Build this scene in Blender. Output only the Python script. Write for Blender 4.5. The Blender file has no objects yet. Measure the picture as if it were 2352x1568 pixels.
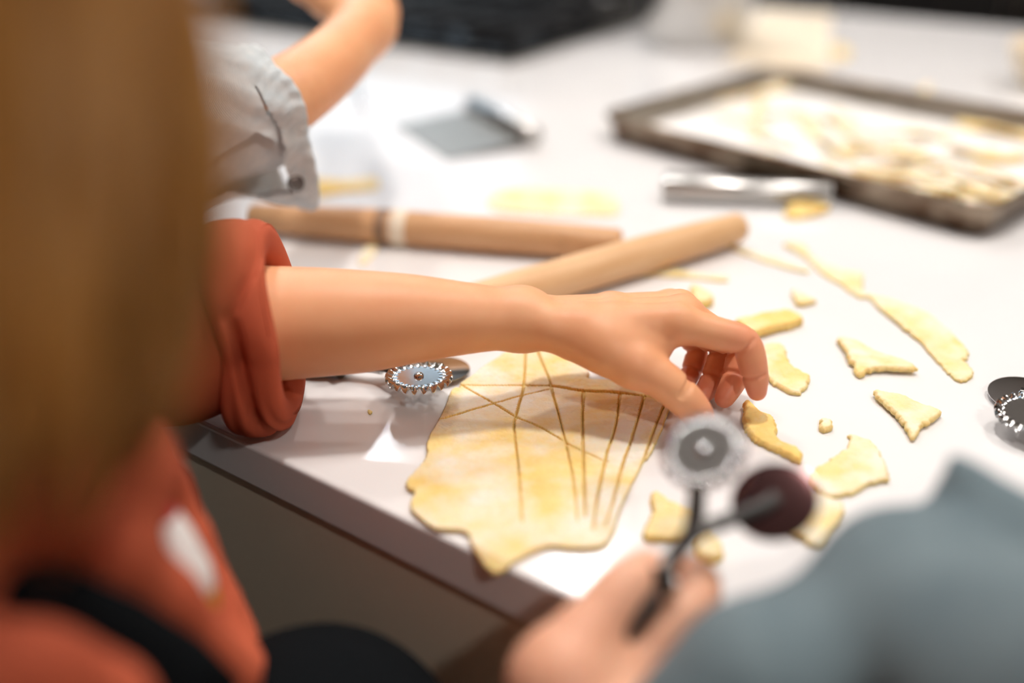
import bpy, bmesh, math, random
import numpy as np
from mathutils import Matrix, Vector

random.seed(7)
RNG = np.random.default_rng(7)
SC = bpy.context.scene
COL = SC.collection

# ------------------------------------------------------------------ camera
CT = 0.92                       # height of the worktop
FPX = 2352 * 35 / 36
PITCH, ROLL, CAMZ = math.radians(27.5), math.radians(-1.0), CT + 0.31
cam_d = bpy.data.cameras.new('camera')
cam = bpy.data.objects.new('camera', cam_d)
COL.objects.link(cam)
cam_d.lens, cam_d.sensor_width = 35, 36
cam_d.clip_start = 0.02
cam.matrix_world = (Matrix.Translation((0, 0, CAMZ)) @ Matrix.Rotation(math.pi / 2 - PITCH, 4, 'X')
                    @ Matrix.Rotation(ROLL, 4, 'Z'))
cam_d.dof.use_dof = True
cam_d.dof.focus_distance = 0.585
cam_d.dof.aperture_fstop = 1.4
SC.camera = cam

# ------------------------------------------------------------------ light and exposure
SC.view_settings.view_transform = 'Standard'
SC.view_settings.look = 'None'
SC.view_settings.gamma = 1
SC.view_settings.use_curve_mapping = False
SC.view_settings.exposure = 0.66
world = bpy.data.worlds.new('world')
SC.world = world
world.use_nodes = True
world.node_tree.nodes['Background'].inputs[0].default_value = (1.0, 0.93, 0.86, 1)
world.node_tree.nodes['Background'].inputs[1].default_value = 0.03
CEIL = 2.65
WARM = (1.0, 0.945, 0.90)
# (x, y, watts, colour) recessed lamps in the ceiling
LAMPS = [(0.06, 0.72, 10, WARM), (-0.60, 3.18, 12, (0.88, 0.95, 1.0)), (0.20, 2.38, 7, WARM),
         (1.05, 1.05, 7, WARM), (-0.55, 1.65, 6.5, WARM), (0.75, -1.05, 11, WARM), (2.1, 0.1, 3, WARM), (0.80, 0.62, 2.5, WARM)]  # the last lamp is added fill for the near worktop
WINDOW_W = 6

# ------------------------------------------------------------------ geometry helpers
def ray(px, py):
    x, y = (px - 1176) / FPX, -(py - 784) / FPX
    c, s = math.cos(ROLL), math.sin(ROLL)
    x, y = c * x - s * y, s * x + c * y
    return np.array([x, math.cos(PITCH) + y * math.sin(PITCH), -math.sin(PITCH) + y * math.cos(PITCH)])
EYE = np.array([0, 0, CAMZ])
def T(px, py, z=CT):            # the point of the photograph that lies at height z
    r = ray(px, py)
    return r * ((z - CAMZ) / r[2]) + EYE
def U(px, py, d):               # the point of the photograph that lies at distance d
    return ray(px, py) * d + EYE
def unit(v):
    v = np.array(v, float)
    return v / np.linalg.norm(v)

def mesh_from(name, V, F, smooth=True):
    me = bpy.data.meshes.new(name)
    me.from_pydata([tuple(map(float, v)) for v in V] if not isinstance(V, np.ndarray) else V.tolist(), [],
                   F if not isinstance(F, np.ndarray) else F.tolist())
    if smooth:
        me.polygons.foreach_set('use_smooth', [True] * len(me.polygons))
    me.update()
    return me

class MB:
    """collects pieces of ONE mesh"""
    def __init__(s): s.V, s.F, s.n = [], [], 0
    def add(s, V, F, M=None):
        V = np.asarray(V, float)
        if M is not None:
            M = np.array(M); V = V @ M[:3, :3].T + M[:3, 3]
        s.V.append(V)
        s.F += [tuple(i + s.n for i in f) for f in F]
        s.n += len(V)
        return s
    def box(s, lo, hi, M=None, bev=0.0, seg=2):
        bm = bmesh.new()
        bmesh.ops.create_cube(bm, size=1)
        lo, hi = np.array(lo, float), np.array(hi, float)
        for v in bm.verts:
            v.co = Vector(((lo + hi) / 2 + np.array(v.co) * (hi - lo)))
        if bev:
            bmesh.ops.bevel(bm, geom=list(bm.edges), offset=bev, segments=seg, affect='EDGES', profile=0.5)
        bm.verts.index_update()
        s.add([v.co[:] for v in bm.verts], [[v.index for v in f.verts] for f in bm.faces], M)
        bm.free(); return s
    def lathe(s, prof, seg=32, M=None, cap=True):       # profile of (r, z), about z
        V, F = [], []
        for r, z in prof:
            for i in range(seg):
                a = 2 * math.pi * i / seg
                V.append((r * math.cos(a), r * math.sin(a), z))
        n = len(prof)
        for j in range(n - 1):
            for i in range(seg):
                k = (i + 1) % seg
                F.append((j * seg + i, j * seg + k, (j + 1) * seg + k, (j + 1) * seg + i))
        if cap:
            F.append(tuple(range(seg - 1, -1, -1)))
            F.append(tuple((n - 1) * seg + i for i in range(seg)))
        return s.add(V, F, M)
    def tube(s, pts, rad, seg=10, M=None, flat=1.0, up=None):
        pts = np.array(pts, float); n = len(pts)
        rad = np.broadcast_to(np.array(rad, float), (n,))
        tan = np.gradient(pts, axis=0); tan /= np.linalg.norm(tan, axis=1)[:, None] + 1e-12
        u = np.array(up if up is not None else (0, 0, 1.0), float)
        if abs(tan[0] @ u) > 0.95: u = np.array((1.0, 0.1, 0))
        V, F = [], []
        for i in range(n):
            b = unit(np.cross(tan[i], u)); c = np.cross(b, tan[i]); u = c
            for k in range(seg):
                a = 2 * math.pi * k / seg
                V.append(pts[i] + rad[i] * (math.cos(a) * b + flat * math.sin(a) * c))
        for i in range(n - 1):
            for k in range(seg):
                l = (k + 1) % seg
                F.append((i * seg + k, i * seg + l, (i + 1) * seg + l, (i + 1) * seg + k))
        F.append(tuple(range(seg - 1, -1, -1))); F.append(tuple((n - 1) * seg + k for k in range(seg)))
        return s.add(V, F, M)
    def build(s, name, mat, parent=None, smooth=True, angle=None):
        me = mesh_from(name, np.vstack(s.V), s.F, smooth)
        if angle is not None:
            me.set_sharp_from_angle(angle=math.radians(angle))
        return link(name, me, mat, parent)

def link(name, me, mat, parent=None):
    o = bpy.data.objects.new(name, me)
    COL.objects.link(o)
    if mat: me.materials.append(mat)
    if parent is not None:
        o.parent = parent
        o.matrix_parent_inverse = parent.matrix_basis.inverted()
    elif me is not None:                                # origin at the base of the thing
        n = len(me.vertices); a = np.empty(n * 3, np.float32); me.vertices.foreach_get('co', a)
        a = a.reshape(-1, 3); c = np.array([*((a.min(0) + a.max(0)) / 2)[:2], a[:, 2].min()])
        me.vertices.foreach_set('co', (a - c).astype(np.float32).ravel()); me.update()
        o.location = c.tolist()
    return o
def empty(name, loc, rot=None):
    o = bpy.data.objects.new(name, None)
    COL.objects.link(o)
    o.empty_display_size = 0.05
    o.matrix_basis = Matrix.Translation(tuple(map(float, loc))) @ (rot if rot is not None else Matrix.Identity(4))
    return o
def tag(o, label=None, cat=None, group=None, kind=None):
    if label: o['label'] = label
    if cat: o['category'] = cat
    if group: o['group'] = group
    if kind: o['kind'] = kind
    return o
def frame(o, x, y, z):
    M = np.eye(4); M[:3, 0], M[:3, 1], M[:3, 2], M[:3, 3] = x, y, z, o
    return M
def axes(a, nrm):               # x along a, z close to nrm
    a = unit(a); z = unit(np.array(nrm) - a * (a @ np.array(nrm))); return a, np.cross(z, a), z

# ------------------------------------------------------------------ implicit surfaces
def noise3(P, f, seed=0):
    r = np.random.default_rng(seed); out = 0
    for i in range(5):
        d = unit(r.normal(size=3)) * f * (0.7 + 0.7 * r.random())
        out = out + np.sin(P[..., 0] * d[0] + P[..., 1] * d[1] + P[..., 2] * d[2] + r.random() * 6.28
                           + 0.8 * np.sin(P[..., 0] * d[1] * .7 - P[..., 2] * d[0] * .6 + i))
    return out / 5
class SDF:
    def __init__(s, lo, hi, res):
        s.lo, s.res = np.array(lo, float), res
        s.shape = tuple(np.ceil((np.array(hi) - s.lo) / res).astype(int) + 1)
        s.f = np.full(s.shape, 9.0, np.float32)
    def _sub(s, pts, m):
        a = np.floor((np.min(pts, 0) - m - s.lo) / s.res).astype(int)
        b = np.ceil((np.max(pts, 0) + m - s.lo) / s.res).astype(int) + 1
        a = np.clip(a, 0, np.array(s.shape)); b = np.clip(b, 0, np.array(s.shape))
        return tuple(slice(i, j) for i, j in zip(a, b))
    def _P(s, sl):
        ax = [(np.arange(c.start, c.stop) * s.res + o).astype(np.float32) for c, o in zip(sl, s.lo)]
        return np.stack(np.meshgrid(*ax, indexing='ij'), -1)
    def dist(s, sl, a, b, ra, rb, n=None, sq=1.0):
        P = s._P(sl); a = np.array(a, np.float32); ab = np.array(b, np.float32) - a
        q = P - a; L = float(ab @ ab) + 1e-12
        t = np.clip((q @ ab) / L, 0, 1)
        d = q - t[..., None] * ab
        if n is not None:
            n = unit(n).astype(np.float32); c = d @ n
            d = d + (c * (sq - 1))[..., None] * n
        return np.linalg.norm(d, axis=-1) - (ra + (rb - ra) * t)
    def add(s, a, b, ra, rb=None, k=0.004, n=None, sq=1.0):
        rb = ra if rb is None else rb
        a = np.array(a, float); b = np.array(b, float)
        sl = s._sub([a, b], max(ra, rb) / min(1, sq) + 2 * k + 3 * s.res)
        if any(c.stop <= c.start for c in sl): return s
        d = s.dist(sl, a, b, ra, rb, n, sq); f = s.f[sl]
        h = np.clip(.5 + .5 * (f - d) / k, 0, 1)
        s.f[sl] = f * (1 - h) + d * h - k * h * (1 - h)
        return s
    def smooth_chain(s, pts, rad, n=6, k=0.0006):
        Q = np.column_stack([np.array(pts, float), rad]); m_ = len(Q); out = []
        for i in range(m_ - 1):
            p0, p1, p2, p3 = (Q[min(max(i + j - 1, 0), m_ - 1)] for j in range(4))
            for t in np.arange(n) / n:
                out.append(.5 * (2 * p1 + (-p0 + p2) * t + (2 * p0 - 5 * p1 + 4 * p2 - p3) * t * t + (-p0 + 3 * p1 - 3 * p2 + p3) * t ** 3))
        out.append(Q[-1]); out = np.array(out)
        return s.chain(out[:, :3], out[:, 3], k)
    def chain(s, pts, rad, k=0.004, **kw):
        for i in range(len(pts) - 1): s.add(pts[i], pts[i + 1], rad[i], rad[i + 1], k, **kw)
        return s
    def cut(s, a, b, ra, rb=None, k=0.002, n=None, sq=1.0):
        rb = ra if rb is None else rb
        a = np.array(a, float); b = np.array(b, float)
        sl = s._sub([a, b], max(ra, rb) / min(1, sq) + 2 * k + 2 * s.res)
        if any(c.stop <= c.start for c in sl): return s
        d = -s.dist(sl, a, b, ra, rb, n, sq); f = s.f[sl]
        h = np.clip(.5 - .5 * (f - d) / k, 0, 1)
        s.f[sl] = f * (1 - h) + d * h + k * h * (1 - h)
        return s
    def merge(s, g, k):
        d = g.f; h = np.clip(.5 + .5 * (s.f - d) / k, 0, 1)
        s.f = np.where((s.f > 5) | (d > 5), np.minimum(s.f, d), s.f * (1 - h) + d * h - k * h * (1 - h))
        return s
    def wrinkle(s, amp, freq, seed=0):
        m = np.abs(s.f) < amp * 4 + 3 * s.res
        i = np.argwhere(m); P = i * s.res + s.lo
        s.f[m] += (amp * noise3(P, freq, seed)).astype(np.float32)
        return s
    def mesh(s, smooth=3):
        f = s.f; nx, ny, nz = f.shape; ins = f < 0
        acc = np.zeros((nx - 1, ny - 1, nz - 1, 3), np.float32); cnt = np.zeros((nx - 1, ny - 1, nz - 1), np.uint8)
        for ax in range(3):
            o = [0, 1]
            for u in o:
                for v in o:
                    p = [0, 0, 0]; q = [0, 0, 0]
                    oth = [i for i in range(3) if i != ax]
                    p[oth[0]] = q[oth[0]] = u; p[oth[1]] = q[oth[1]] = v; q[ax] = 1
                    sp = tuple(slice(p[i], f.shape[i] - 1 + p[i]) for i in range(3))
                    sq = tuple(slice(q[i], f.shape[i] - 1 + q[i]) for i in range(3))
                    m = ins[sp] != ins[sq]
                    f1, f2 = f[sp][m], f[sq][m]; t = np.clip(f1 / (f1 - f2), 0, 1)
                    pt = np.tile(np.array(p, np.float32), (len(t), 1)); pt[:, ax] = t
                    acc[m] += pt; cnt[m] += 1
        w = np.argwhere(cnt > 0); c = cnt[cnt > 0]
        V = (w + acc[cnt > 0] / c[:, None]) * s.res + s.lo
        idx = np.full(cnt.shape, -1, np.int64); idx[cnt > 0] = np.arange(len(w))
        Fs = []
        for ax in range(3):
            a, b = [(1, 2), (2, 0), (0, 1)][ax]
            lo = [0, 0, 0]; sl1 = [slice(None)] * 3; sl2 = [slice(None)] * 3
            sl1[ax] = slice(0, f.shape[ax] - 1); sl2[ax] = slice(1, f.shape[ax])
            for o in (a, b): sl1[o] = sl2[o] = slice(1, f.shape[o] - 1)
            i1, i2 = ins[tuple(sl1)], ins[tuple(sl2)]
            e = np.argwhere(i1 != i2); flip = i1[i1 != i2]
            off = np.zeros(3, int); off[a] = 1; off[b] = 1
            e = e + off; A = np.zeros(3, int); A[a] = 1; B = np.zeros(3, int); B[b] = 1
            g = lambda x: idx[x[:, 0], x[:, 1], x[:, 2]]
            q = np.stack([g(e - A - B), g(e - B), g(e), g(e - A)], 1)
            q[~flip] = q[~flip][:, ::-1]
            Fs.append(q)
        F = np.vstack(Fs); F = F[(F >= 0).all(1)]
        c = V.mean(0); a, b, d = V[F[:, 0]] - c, V[F[:, 1]] - c, V[F[:, 2]] - c
        if np.einsum('ij,ij->', a, np.cross(b, d)) < 0: F = F[:, ::-1]
        for it in range(smooth):                        # even out the grid
            acc = np.zeros_like(V); n = np.zeros(len(V))
            for i in range(4):
                j = (i + 1) % 4
                for x, y in ((i, j), (j, i)):
                    for ax in range(3): acc[:, ax] += np.bincount(F[:, x], V[F[:, y], ax], len(V))
                    n += np.bincount(F[:, x], minlength=len(V))
            V = .4 * V + .6 * acc / np.maximum(n, 1)[:, None]
        return V, F
def join_meshes(parts):
    V, F, n = [], [], 0
    for v, f in parts:
        V.append(np.asarray(v)); F.append(np.asarray(f) + n); n += len(v)
    return np.vstack(V), np.vstack(F)

# ------------------------------------------------------------------ thin dough sheets cut from outlines
def poly_mask(X, Y, poly):
    ins = np.zeros(X.shape, bool); n = len(poly)
    for i in range(n):
        x0, y0 = poly[i]; x1, y1 = poly[(i + 1) % n]
        if y0 == y1: continue
        c = ((Y >= min(y0, y1)) & (Y < max(y0, y1)))
        ins ^= c & (X < (x1 - x0) * (Y - y0) / (y1 - y0) + x0)
    return ins
def smooth_poly(P, step=0.003, jag=0.0, closed=True):
    P = np.array(P, float); n = len(P); out = []
    for i in range(n if closed else n - 1):
        p0, p1, p2, p3 = (P[(i + k - 1) % n] if closed else P[min(max(i + k - 1, 0), n - 1)] for k in range(4))
        m = max(2, int(np.linalg.norm(p2 - p1) / step))
        for t in np.arange(m) / m:
            out.append(.5 * ((2 * p1) + (-p0 + p2) * t + (2 * p0 - 5 * p1 + 4 * p2 - p3) * t * t
                             + (-p0 + 3 * p1 - 3 * p2 + p3) * t ** 3))
    if not closed: out.append(P[-1])
    out = np.array(out)
    if jag:
        out += RNG.normal(size=out.shape) * jag
    return out
def dist_line(X, Y, L):
    d = np.full(X.shape, 9.0)
    for i in range(len(L) - 1):
        a, b = L[i], L[i + 1]; ab = b - a; l = ab @ ab + 1e-12
        t = np.clip(((X - a[0]) * ab[0] + (Y - a[1]) * ab[1]) / l, 0, 1)
        d = np.minimum(d, np.hypot(X - a[0] - t * ab[0], Y - a[1] - t * ab[1]))
    return d
def zigzag(L, period=0.0018, amp=0.00036):
    L = smooth_poly(L, period / 2, closed=False)
    t = np.gradient(L, axis=0); t /= np.linalg.norm(t, axis=1)[:, None]
    nrm = np.stack([-t[:, 1], t[:, 0]], 1); s = np.where(np.arange(len(L)) % 2, 1, -1)
    return L + nrm * (s * amp * (0.7 + 0.6 * RNG.random(len(L))))[:, None]
def sheet_cells(outline, cuts, res, kerf):
    lo = outline.min(0) - 2 * res; hi = outline.max(0) + 2 * res
    nx, ny = np.ceil((hi - lo) / res).astype(int)
    X, Y = np.meshgrid(lo[0] + (np.arange(nx) + .5) * res, lo[1] + (np.arange(ny) + .5) * res, indexing='ij')
    m = poly_mask(X, Y, outline)
    for L, w in cuts:
        n = len(L) - 1; j0 = 0
        for j in range(0, n, 6):                        # the cut fades out along its last third
            t = j / n; wj = w * min(1.0, max(.0, (1.06 - t) / .40)) + .00004
            seg = L[j:j + 7]; a = np.floor((seg.min(0) - lo) / res).astype(int) - 5; b = np.ceil((seg.max(0) - lo) / res).astype(int) + 5
            s2 = tuple(slice(max(0, i), max(0, k)) for i, k in zip(a, b))
            m[s2] &= dist_line(X[s2], Y[s2], seg) > wj
    return lo, m
def components(m):
    lab = np.zeros(m.shape, int); k = 0; nx, ny = m.shape
    for i, j in np.argwhere(m):
        if lab[i, j]: continue
        k += 1; st = [(i, j)]; lab[i, j] = k
        while st:
            a, b = st.pop()
            for c, d in ((a + 1, b), (a - 1, b), (a, b + 1), (a, b - 1)):
                if 0 <= c < nx and 0 <= d < ny and m[c, d] and not lab[c, d]:
                    lab[c, d] = k; st.append((c, d))
    return lab, k
def cell_mesh(lo, m, res, zfun, thick, round_=3, even=3):
    """solid sheet from the cells of m; zfun(x, y) gives the underside"""
    nx, ny = m.shape
    er = np.zeros(m.shape); cur = m.copy()
    for r in range(round_):
        p = np.pad(cur, 1); cur = p[1:-1, 1:-1] & p[:-2, 1:-1] & p[2:, 1:-1] & p[1:-1, :-2] & p[1:-1, 2:]
        er += cur
    vm = np.zeros((nx + 1, ny + 1), bool); ev = np.zeros((nx + 1, ny + 1)); cn = np.zeros((nx + 1, ny + 1))
    for a in (0, 1):
        for b in (0, 1):
            vm[a:nx + a, b:ny + b] |= m
            ev[a:nx + a, b:ny + b] += np.where(m, er, 0); cn[a:nx + a, b:ny + b] += m
    bnd = vm & (cn < 4); ev = ev / np.maximum(cn, 1); ev[bnd] = 0
    idx = np.full(vm.shape, -1); w = np.argwhere(vm); idx[vm] = np.arange(len(w))
    P = lo + w * res
    # boundary smoothing
    full = np.zeros(vm.shape + (2,)); full[vm] = P
    for it in range(even):
        s = np.zeros_like(full); c = np.zeros(vm.shape)
        bb = bnd.astype(float)
        for ax, sh in ((0, 1), (0, -1), (1, 1), (1, -1)):
            r = np.roll(bnd, sh, ax); s += np.roll(full, sh, ax) * r[..., None]; c += r
        ok = bnd & (c >= 2)
        full[ok] = .4 * full[ok] + .6 * s[ok] / c[ok][:, None]
    P = full[vm]; e = ev[vm] / round_
    base = zfun(P[:, 0], P[:, 1]); P3 = np.column_stack([P, 0 * base])
    thick = thick * (1 + .10 * noise3(P3, 260, 3) + .07 * noise3(P3, 700, 4))
    top = base + thick * (1 - .45 * (1 - np.clip(e, 0, 1)) ** 2)
    n = len(w)
    V = np.vstack([np.column_stack([P, top]), np.column_stack([P, base])])
    c = np.argwhere(m); g = lambda a, b: idx[c[:, 0] + a, c[:, 1] + b]
    q = np.stack([g(0, 0), g(1, 0), g(1, 1), g(0, 1)], 1)
    Fs = [q]
    pm = np.pad(m, 1)
    for (da, db, v0, v1) in ((-1, 0, (0, 0), (0, 1)), (1, 0, (1, 1), (1, 0)), (0, -1, (1, 0), (0, 0)), (0, 1, (0, 1), (1, 1))):
        out = m & ~pm[1 + da:nx + 1 + da, 1 + db:ny + 1 + db]; k = np.argwhere(out)
        a = idx[k[:, 0] + v0[0], k[:, 1] + v0[1]]; b = idx[k[:, 0] + v1[0], k[:, 1] + v1[1]]
        Fs.append(np.stack([a, b, b + n, a + n], 1))
    Fs.append(q[:, ::-1] + n)
    return V, np.vstack(Fs)

# ------------------------------------------------------------------ materials
def mat(name, col, rough=0.5, metal=0.0, sss=0.0, coat=0.0, spec=0.5, sheen=0.0):
    m = bpy.data.materials.new(name); m.use_nodes = True
    p = m.node_tree.nodes['Principled BSDF']
    p.inputs['Base Color'].default_value = (*col, 1)
    p.inputs['Roughness'].default_value = rough
    p.inputs['Metallic'].default_value = metal
    p.inputs['Specular IOR Level'].default_value = spec
    if sss:
        p.inputs['Subsurface Weight'].default_value = sss
        p.inputs['Subsurface Radius'].default_value = (1, .35, .18)
        p.inputs['Subsurface Scale'].default_value = 0.006
    if coat: p.inputs['Coat Weight'].default_value = coat
    if sheen: p.inputs['Sheen Weight'].default_value = sheen
    m['p'] = 1
    return m
def N(m, t, **kw):
    n = m.node_tree.nodes.new(t)
    for k, v in kw.items():
        if hasattr(n, k): setattr(n, k, v)
        else: n.inputs[k].default_value = v
    return n
def L(m, a, b): m.node_tree.links.new(a, b)
def P_(m): return m.node_tree.nodes['Principled BSDF']
def coords(m, scale=(1, 1, 1), world=False, rot=(0, 0, 0)):
    mp = N(m, 'ShaderNodeMapping'); mp.inputs['Scale'].default_value = scale; mp.inputs['Rotation'].default_value = rot
    if world: src = N(m, 'ShaderNodeNewGeometry').outputs['Position']
    else: src = N(m, 'ShaderNodeTexCoord').outputs['Object']
    L(m, src, mp.inputs['Vector']); return mp.outputs['Vector']
def noise_col(m, c1, c2, scale=20, detail=4, lo=0.35, hi=0.65, vec=None, rough=0.5):
    vec = vec or coords(m)
    n = N(m, 'ShaderNodeTexNoise'); n.inputs['Scale'].default_value = scale; n.inputs['Detail'].default_value = detail
    n.inputs['Roughness'].default_value = rough
    L(m, vec, n.inputs['Vector'])
    r = N(m, 'ShaderNodeValToRGB'); e = r.color_ramp.elements
    e[0].position, e[0].color, e[1].position, e[1].color = lo, (*c1, 1), hi, (*c2, 1)
    L(m, n.outputs['Fac'], r.inputs['Fac']); L(m, r.outputs['Color'], P_(m).inputs['Base Color'])
    return n, r
def bump(m, scale=100, strength=0.2, dist=0.001, detail=4, vec=None):
    vec = vec or coords(m)
    n = N(m, 'ShaderNodeTexNoise'); n.inputs['Scale'].default_value = scale; n.inputs['Detail'].default_value = detail
    L(m, vec, n.inputs['Vector'])
    b = N(m, 'ShaderNodeBump'); b.inputs['Strength'].default_value = strength; b.inputs['Distance'].default_value = dist
    L(m, n.outputs['Fac'], b.inputs['Height']); L(m, b.outputs['Normal'], P_(m).inputs['Normal'])
    return b
def weave(m, scale, strength=0.3, dist=0.0004):
    v = coords(m); out = None
    for rot in ((0, 0, 0.4), (0, 0, 0.4 + math.pi / 2)):
        w = N(m, 'ShaderNodeTexWave'); w.inputs['Scale'].default_value = scale; w.inputs['Distortion'].default_value = 1.2
        mp = N(m, 'ShaderNodeMapping'); mp.inputs['Rotation'].default_value = (0.5, 0.3, rot[2]); L(m, v, mp.inputs['Vector'])
        L(m, mp.outputs['Vector'], w.inputs['Vector'])
        if out is None: out = w.outputs['Fac']
        else:
            a = N(m, 'ShaderNodeMath', operation='ADD'); L(m, out, a.inputs[0]); L(m, w.outputs['Fac'], a.inputs[1]); out = a.outputs[0]
    b = N(m, 'ShaderNodeBump'); b.inputs['Strength'].default_value = strength; b.inputs['Distance'].default_value = dist
    L(m, out, b.inputs['Height']); L(m, b.outputs['Normal'], P_(m).inputs['Normal'])

M = {}
M['quartz'] = mat('white_quartz', (.80, .785, .78), .13); noise_col(M['quartz'], (.79, .775, .772), (.825, .81, .805), 6)
M['panel'] = mat('beige_panel', (.72, .63, .49), .55); noise_col(M['panel'], (.71, .62, .48), (.74, .65, .51), 9)
M['floor'] = mat('floor_boards', (.20, .12, .07), .35); noise_col(M['floor'], (.15, .09, .05), (.25, .15, .09), 5, vec=coords(M['floor'], (1, 9, 1)))
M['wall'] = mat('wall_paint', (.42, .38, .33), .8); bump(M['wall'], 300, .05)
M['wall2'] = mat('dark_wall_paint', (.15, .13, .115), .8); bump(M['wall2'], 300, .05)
M['ceil'] = mat('ceiling_paint', (.80, .78, .75), .9); bump(M['ceil'], 300, .05)
M['darkcab'] = mat('dark_cabinet', (.012, .013, .015), .35); noise_col(M['darkcab'], (.010, .011, .012), (.016, .017, .02), 12)
M['steel'] = mat('brushed_steel', (.55, .54, .52), .28, 1.0); bump(M['steel'], 60, .08, .0004, vec=coords(M['steel'], (1, 30, 1)))
M['blade'] = mat('dull_steel', (.27, .26, .24), .42, .9); bump(M['blade'], 60, .1, .0004, vec=coords(M['blade'], (1, 30, 1)))
M['chrome'] = mat('polished_steel', (.66, .66, .66), .11, 1.0); bump(M['chrome'], 90, .02, .0003)
M['mirror'] = mat('mirror_steel', (.62, .60, .60), .07, 1.0); bump(M['mirror'], 40, .02, .0003)
M['gunmetal'] = mat('dark_gunmetal', (.10, .095, .09), .28, 1.0); bump(M['gunmetal'], 120, .06, .0003)
M['blackenamel'] = mat('black_enamel', (.006, .006, .007), .25, spec=.25); noise_col(M['blackenamel'], (.006, .006, .007), (.012, .012, .013), 30)
M['iron'] = mat('cast_iron', (.007, .007, .008), .5, spec=.2); bump(M['iron'], 400, .4, .0006)
M['pan'] = mat('aged_pan', (.24, .17, .12), .33, .85)
n_, r_ = noise_col(M['pan'], (.10, .048, .022), (.36, .29, .22), 26, 6, .38, .66); 
M['panin'] = mat('worn_pan_inside', (.40, .36, .30), .4, .7); noise_col(M['panin'], (.10, .06, .03), (.46, .42, .36), 9, 5, .25, .42)
M['paper'] = mat('floured_parchment', (.84, .815, .79), .8); noise_col(M['paper'], (.80, .76, .70), (.86, .845, .83), 14)
M['cream'] = mat('cream_paper', (.86, .74, .57), .7); noise_col(M['cream'], (.84, .72, .55), (.88, .77, .61), 12)
def wood(nm, c1, c2):
    m = mat(nm, c1, .5); noise_col(m, c1, c2, 34, 5, .3, .7, vec=coords(m, (.35, 5, 5))); return m
M['pin1'] = wood('rolling_pin_wood', (.56, .29, .13), (.70, .42, .22))
M['pin2'] = wood('pale_rolling_pin_wood', (.66, .37, .17), (.78, .50, .27))
M['stamp'] = wood('stamped_wood', (.25, .15, .09), (.34, .21, .13))
M['stool'] = wood('stool_wood', (.20, .11, .06), (.28, .16, .09))
def dough(nm, base, edge, flour, lo, hi, sc):
    m = mat(nm, base, .62, sss=.3)
    v = coords(m, world=True)
    n1, r1 = noise_col(m, edge, base, sc * 2.2, 4, .3, .6, vec=v)
    n = N(m, 'ShaderNodeTexNoise'); n.inputs['Scale'].default_value = sc; n.inputs['Detail'].default_value = 7
    n.inputs['Roughness'].default_value = .62; L(m, v, n.inputs['Vector'])
    r = N(m, 'ShaderNodeValToRGB'); r.color_ramp.elements[0].position = lo; r.color_ramp.elements[1].position = hi
    L(m, n.outputs['Fac'], r.inputs['Fac'])
    geo = N(m, 'ShaderNodeNewGeometry'); sx = N(m, 'ShaderNodeSeparateXYZ'); L(m, geo.outputs['Normal'], sx.inputs[0])
    up = N(m, 'ShaderNodeMath', operation='MULTIPLY', use_clamp=True)
    st = N(m, 'ShaderNodeMapRange'); st.inputs['From Min'].default_value = .55; st.inputs['From Max'].default_value = .95
    L(m, sx.outputs['Z'], st.inputs['Value']); L(m, st.outputs[0], up.inputs[0]); L(m, r.outputs['Color'], up.inputs[1])
    mx = N(m, 'ShaderNodeMix', data_type='RGBA'); mx.inputs['B'].default_value = (*flour, 1)
    mx.inputs[7].default_value = (*flour, 1)
    L(m, up.outputs[0], mx.inputs[0]); L(m, r1.outputs['Color'], mx.inputs[6]); L(m, mx.outputs[2], P_(m).inputs['Base Color'])
    bump(m, 300, .9, .0011, 6, vec=v)
    return m
M['dough'] = dough('fresh_dough', (.90, .65, .26), (.87, .58, .18), (.88, .79, .67), .40, .64, 24)
M['dough2'] = dough('floured_dough', (.90, .69, .31), (.87, .61, .21), (.88, .79, .63), .36, .62, 34)
M['dough3'] = dough('yellow_dough', (.90, .64, .22), (.87, .57, .15), (.88, .78, .55), .46, .72, 34)
M['dough4'] = dough('heavily_floured_dough', (.88, .68, .38), (.86, .62, .30), (.87, .81, .73), .26, .56, 40)
def skin(nm, c1, c2, sss=.18):
    m = mat(nm, c1, .47, sss=sss, spec=.4)
    v = coords(m, world=True)
    n_, r_ = noise_col(m, c1, c2, 30, 5, .35, .68, vec=v); bump(m, 900, .16, .0005, 3, vec=v)
    at = N(m, 'ShaderNodeAttribute'); at.attribute_name = 'blush'                # rosy finger tips and knuckles
    mx = N(m, 'ShaderNodeMix', data_type='RGBA'); mx.inputs[7].default_value = (.72, .22, .14, 1)
    mu = N(m, 'ShaderNodeMath', operation='MULTIPLY'); mu.inputs[1].default_value = .8
    L(m, at.outputs['Fac'], mu.inputs[0]); L(m, mu.outputs[0], mx.inputs[0]); L(m, r_.outputs['Color'], mx.inputs[6]); L(m, mx.outputs[2], P_(m).inputs['Base Color']); return m
M['skin'] = skin('warm_skin', (.83, .425, .22), (.79, .365, .18))
M['skin2'] = skin('pale_skin', (.80, .44, .29), (.76, .38, .24))
M['rust'] = mat('rust_jersey', (.45, .092, .042), .85, spec=.2); noise_col(M['rust'], (.45, .088, .040), (.53, .115, .055), 18); bump(M['rust'], 1500, .25, .0004)
M['chambray'] = mat('pale_chambray', (.52, .56, .58), .85, sheen=.2); noise_col(M['chambray'], (.57, .62, .64), (.68, .70, .70), 120, 3); weave(M['chambray'], 420, .55)
M['denim'] = mat('grey_blue_cotton', (.13, .18, .20), .9, sheen=.1); noise_col(M['denim'], (.115, .16, .18), (.15, .20, .22), 30); weave(M['denim'], 400, .10)
M['black'] = mat('black_cotton', (.004, .005, .006), .95, spec=.08); bump(M['black'], 700, .3, .0005)
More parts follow.
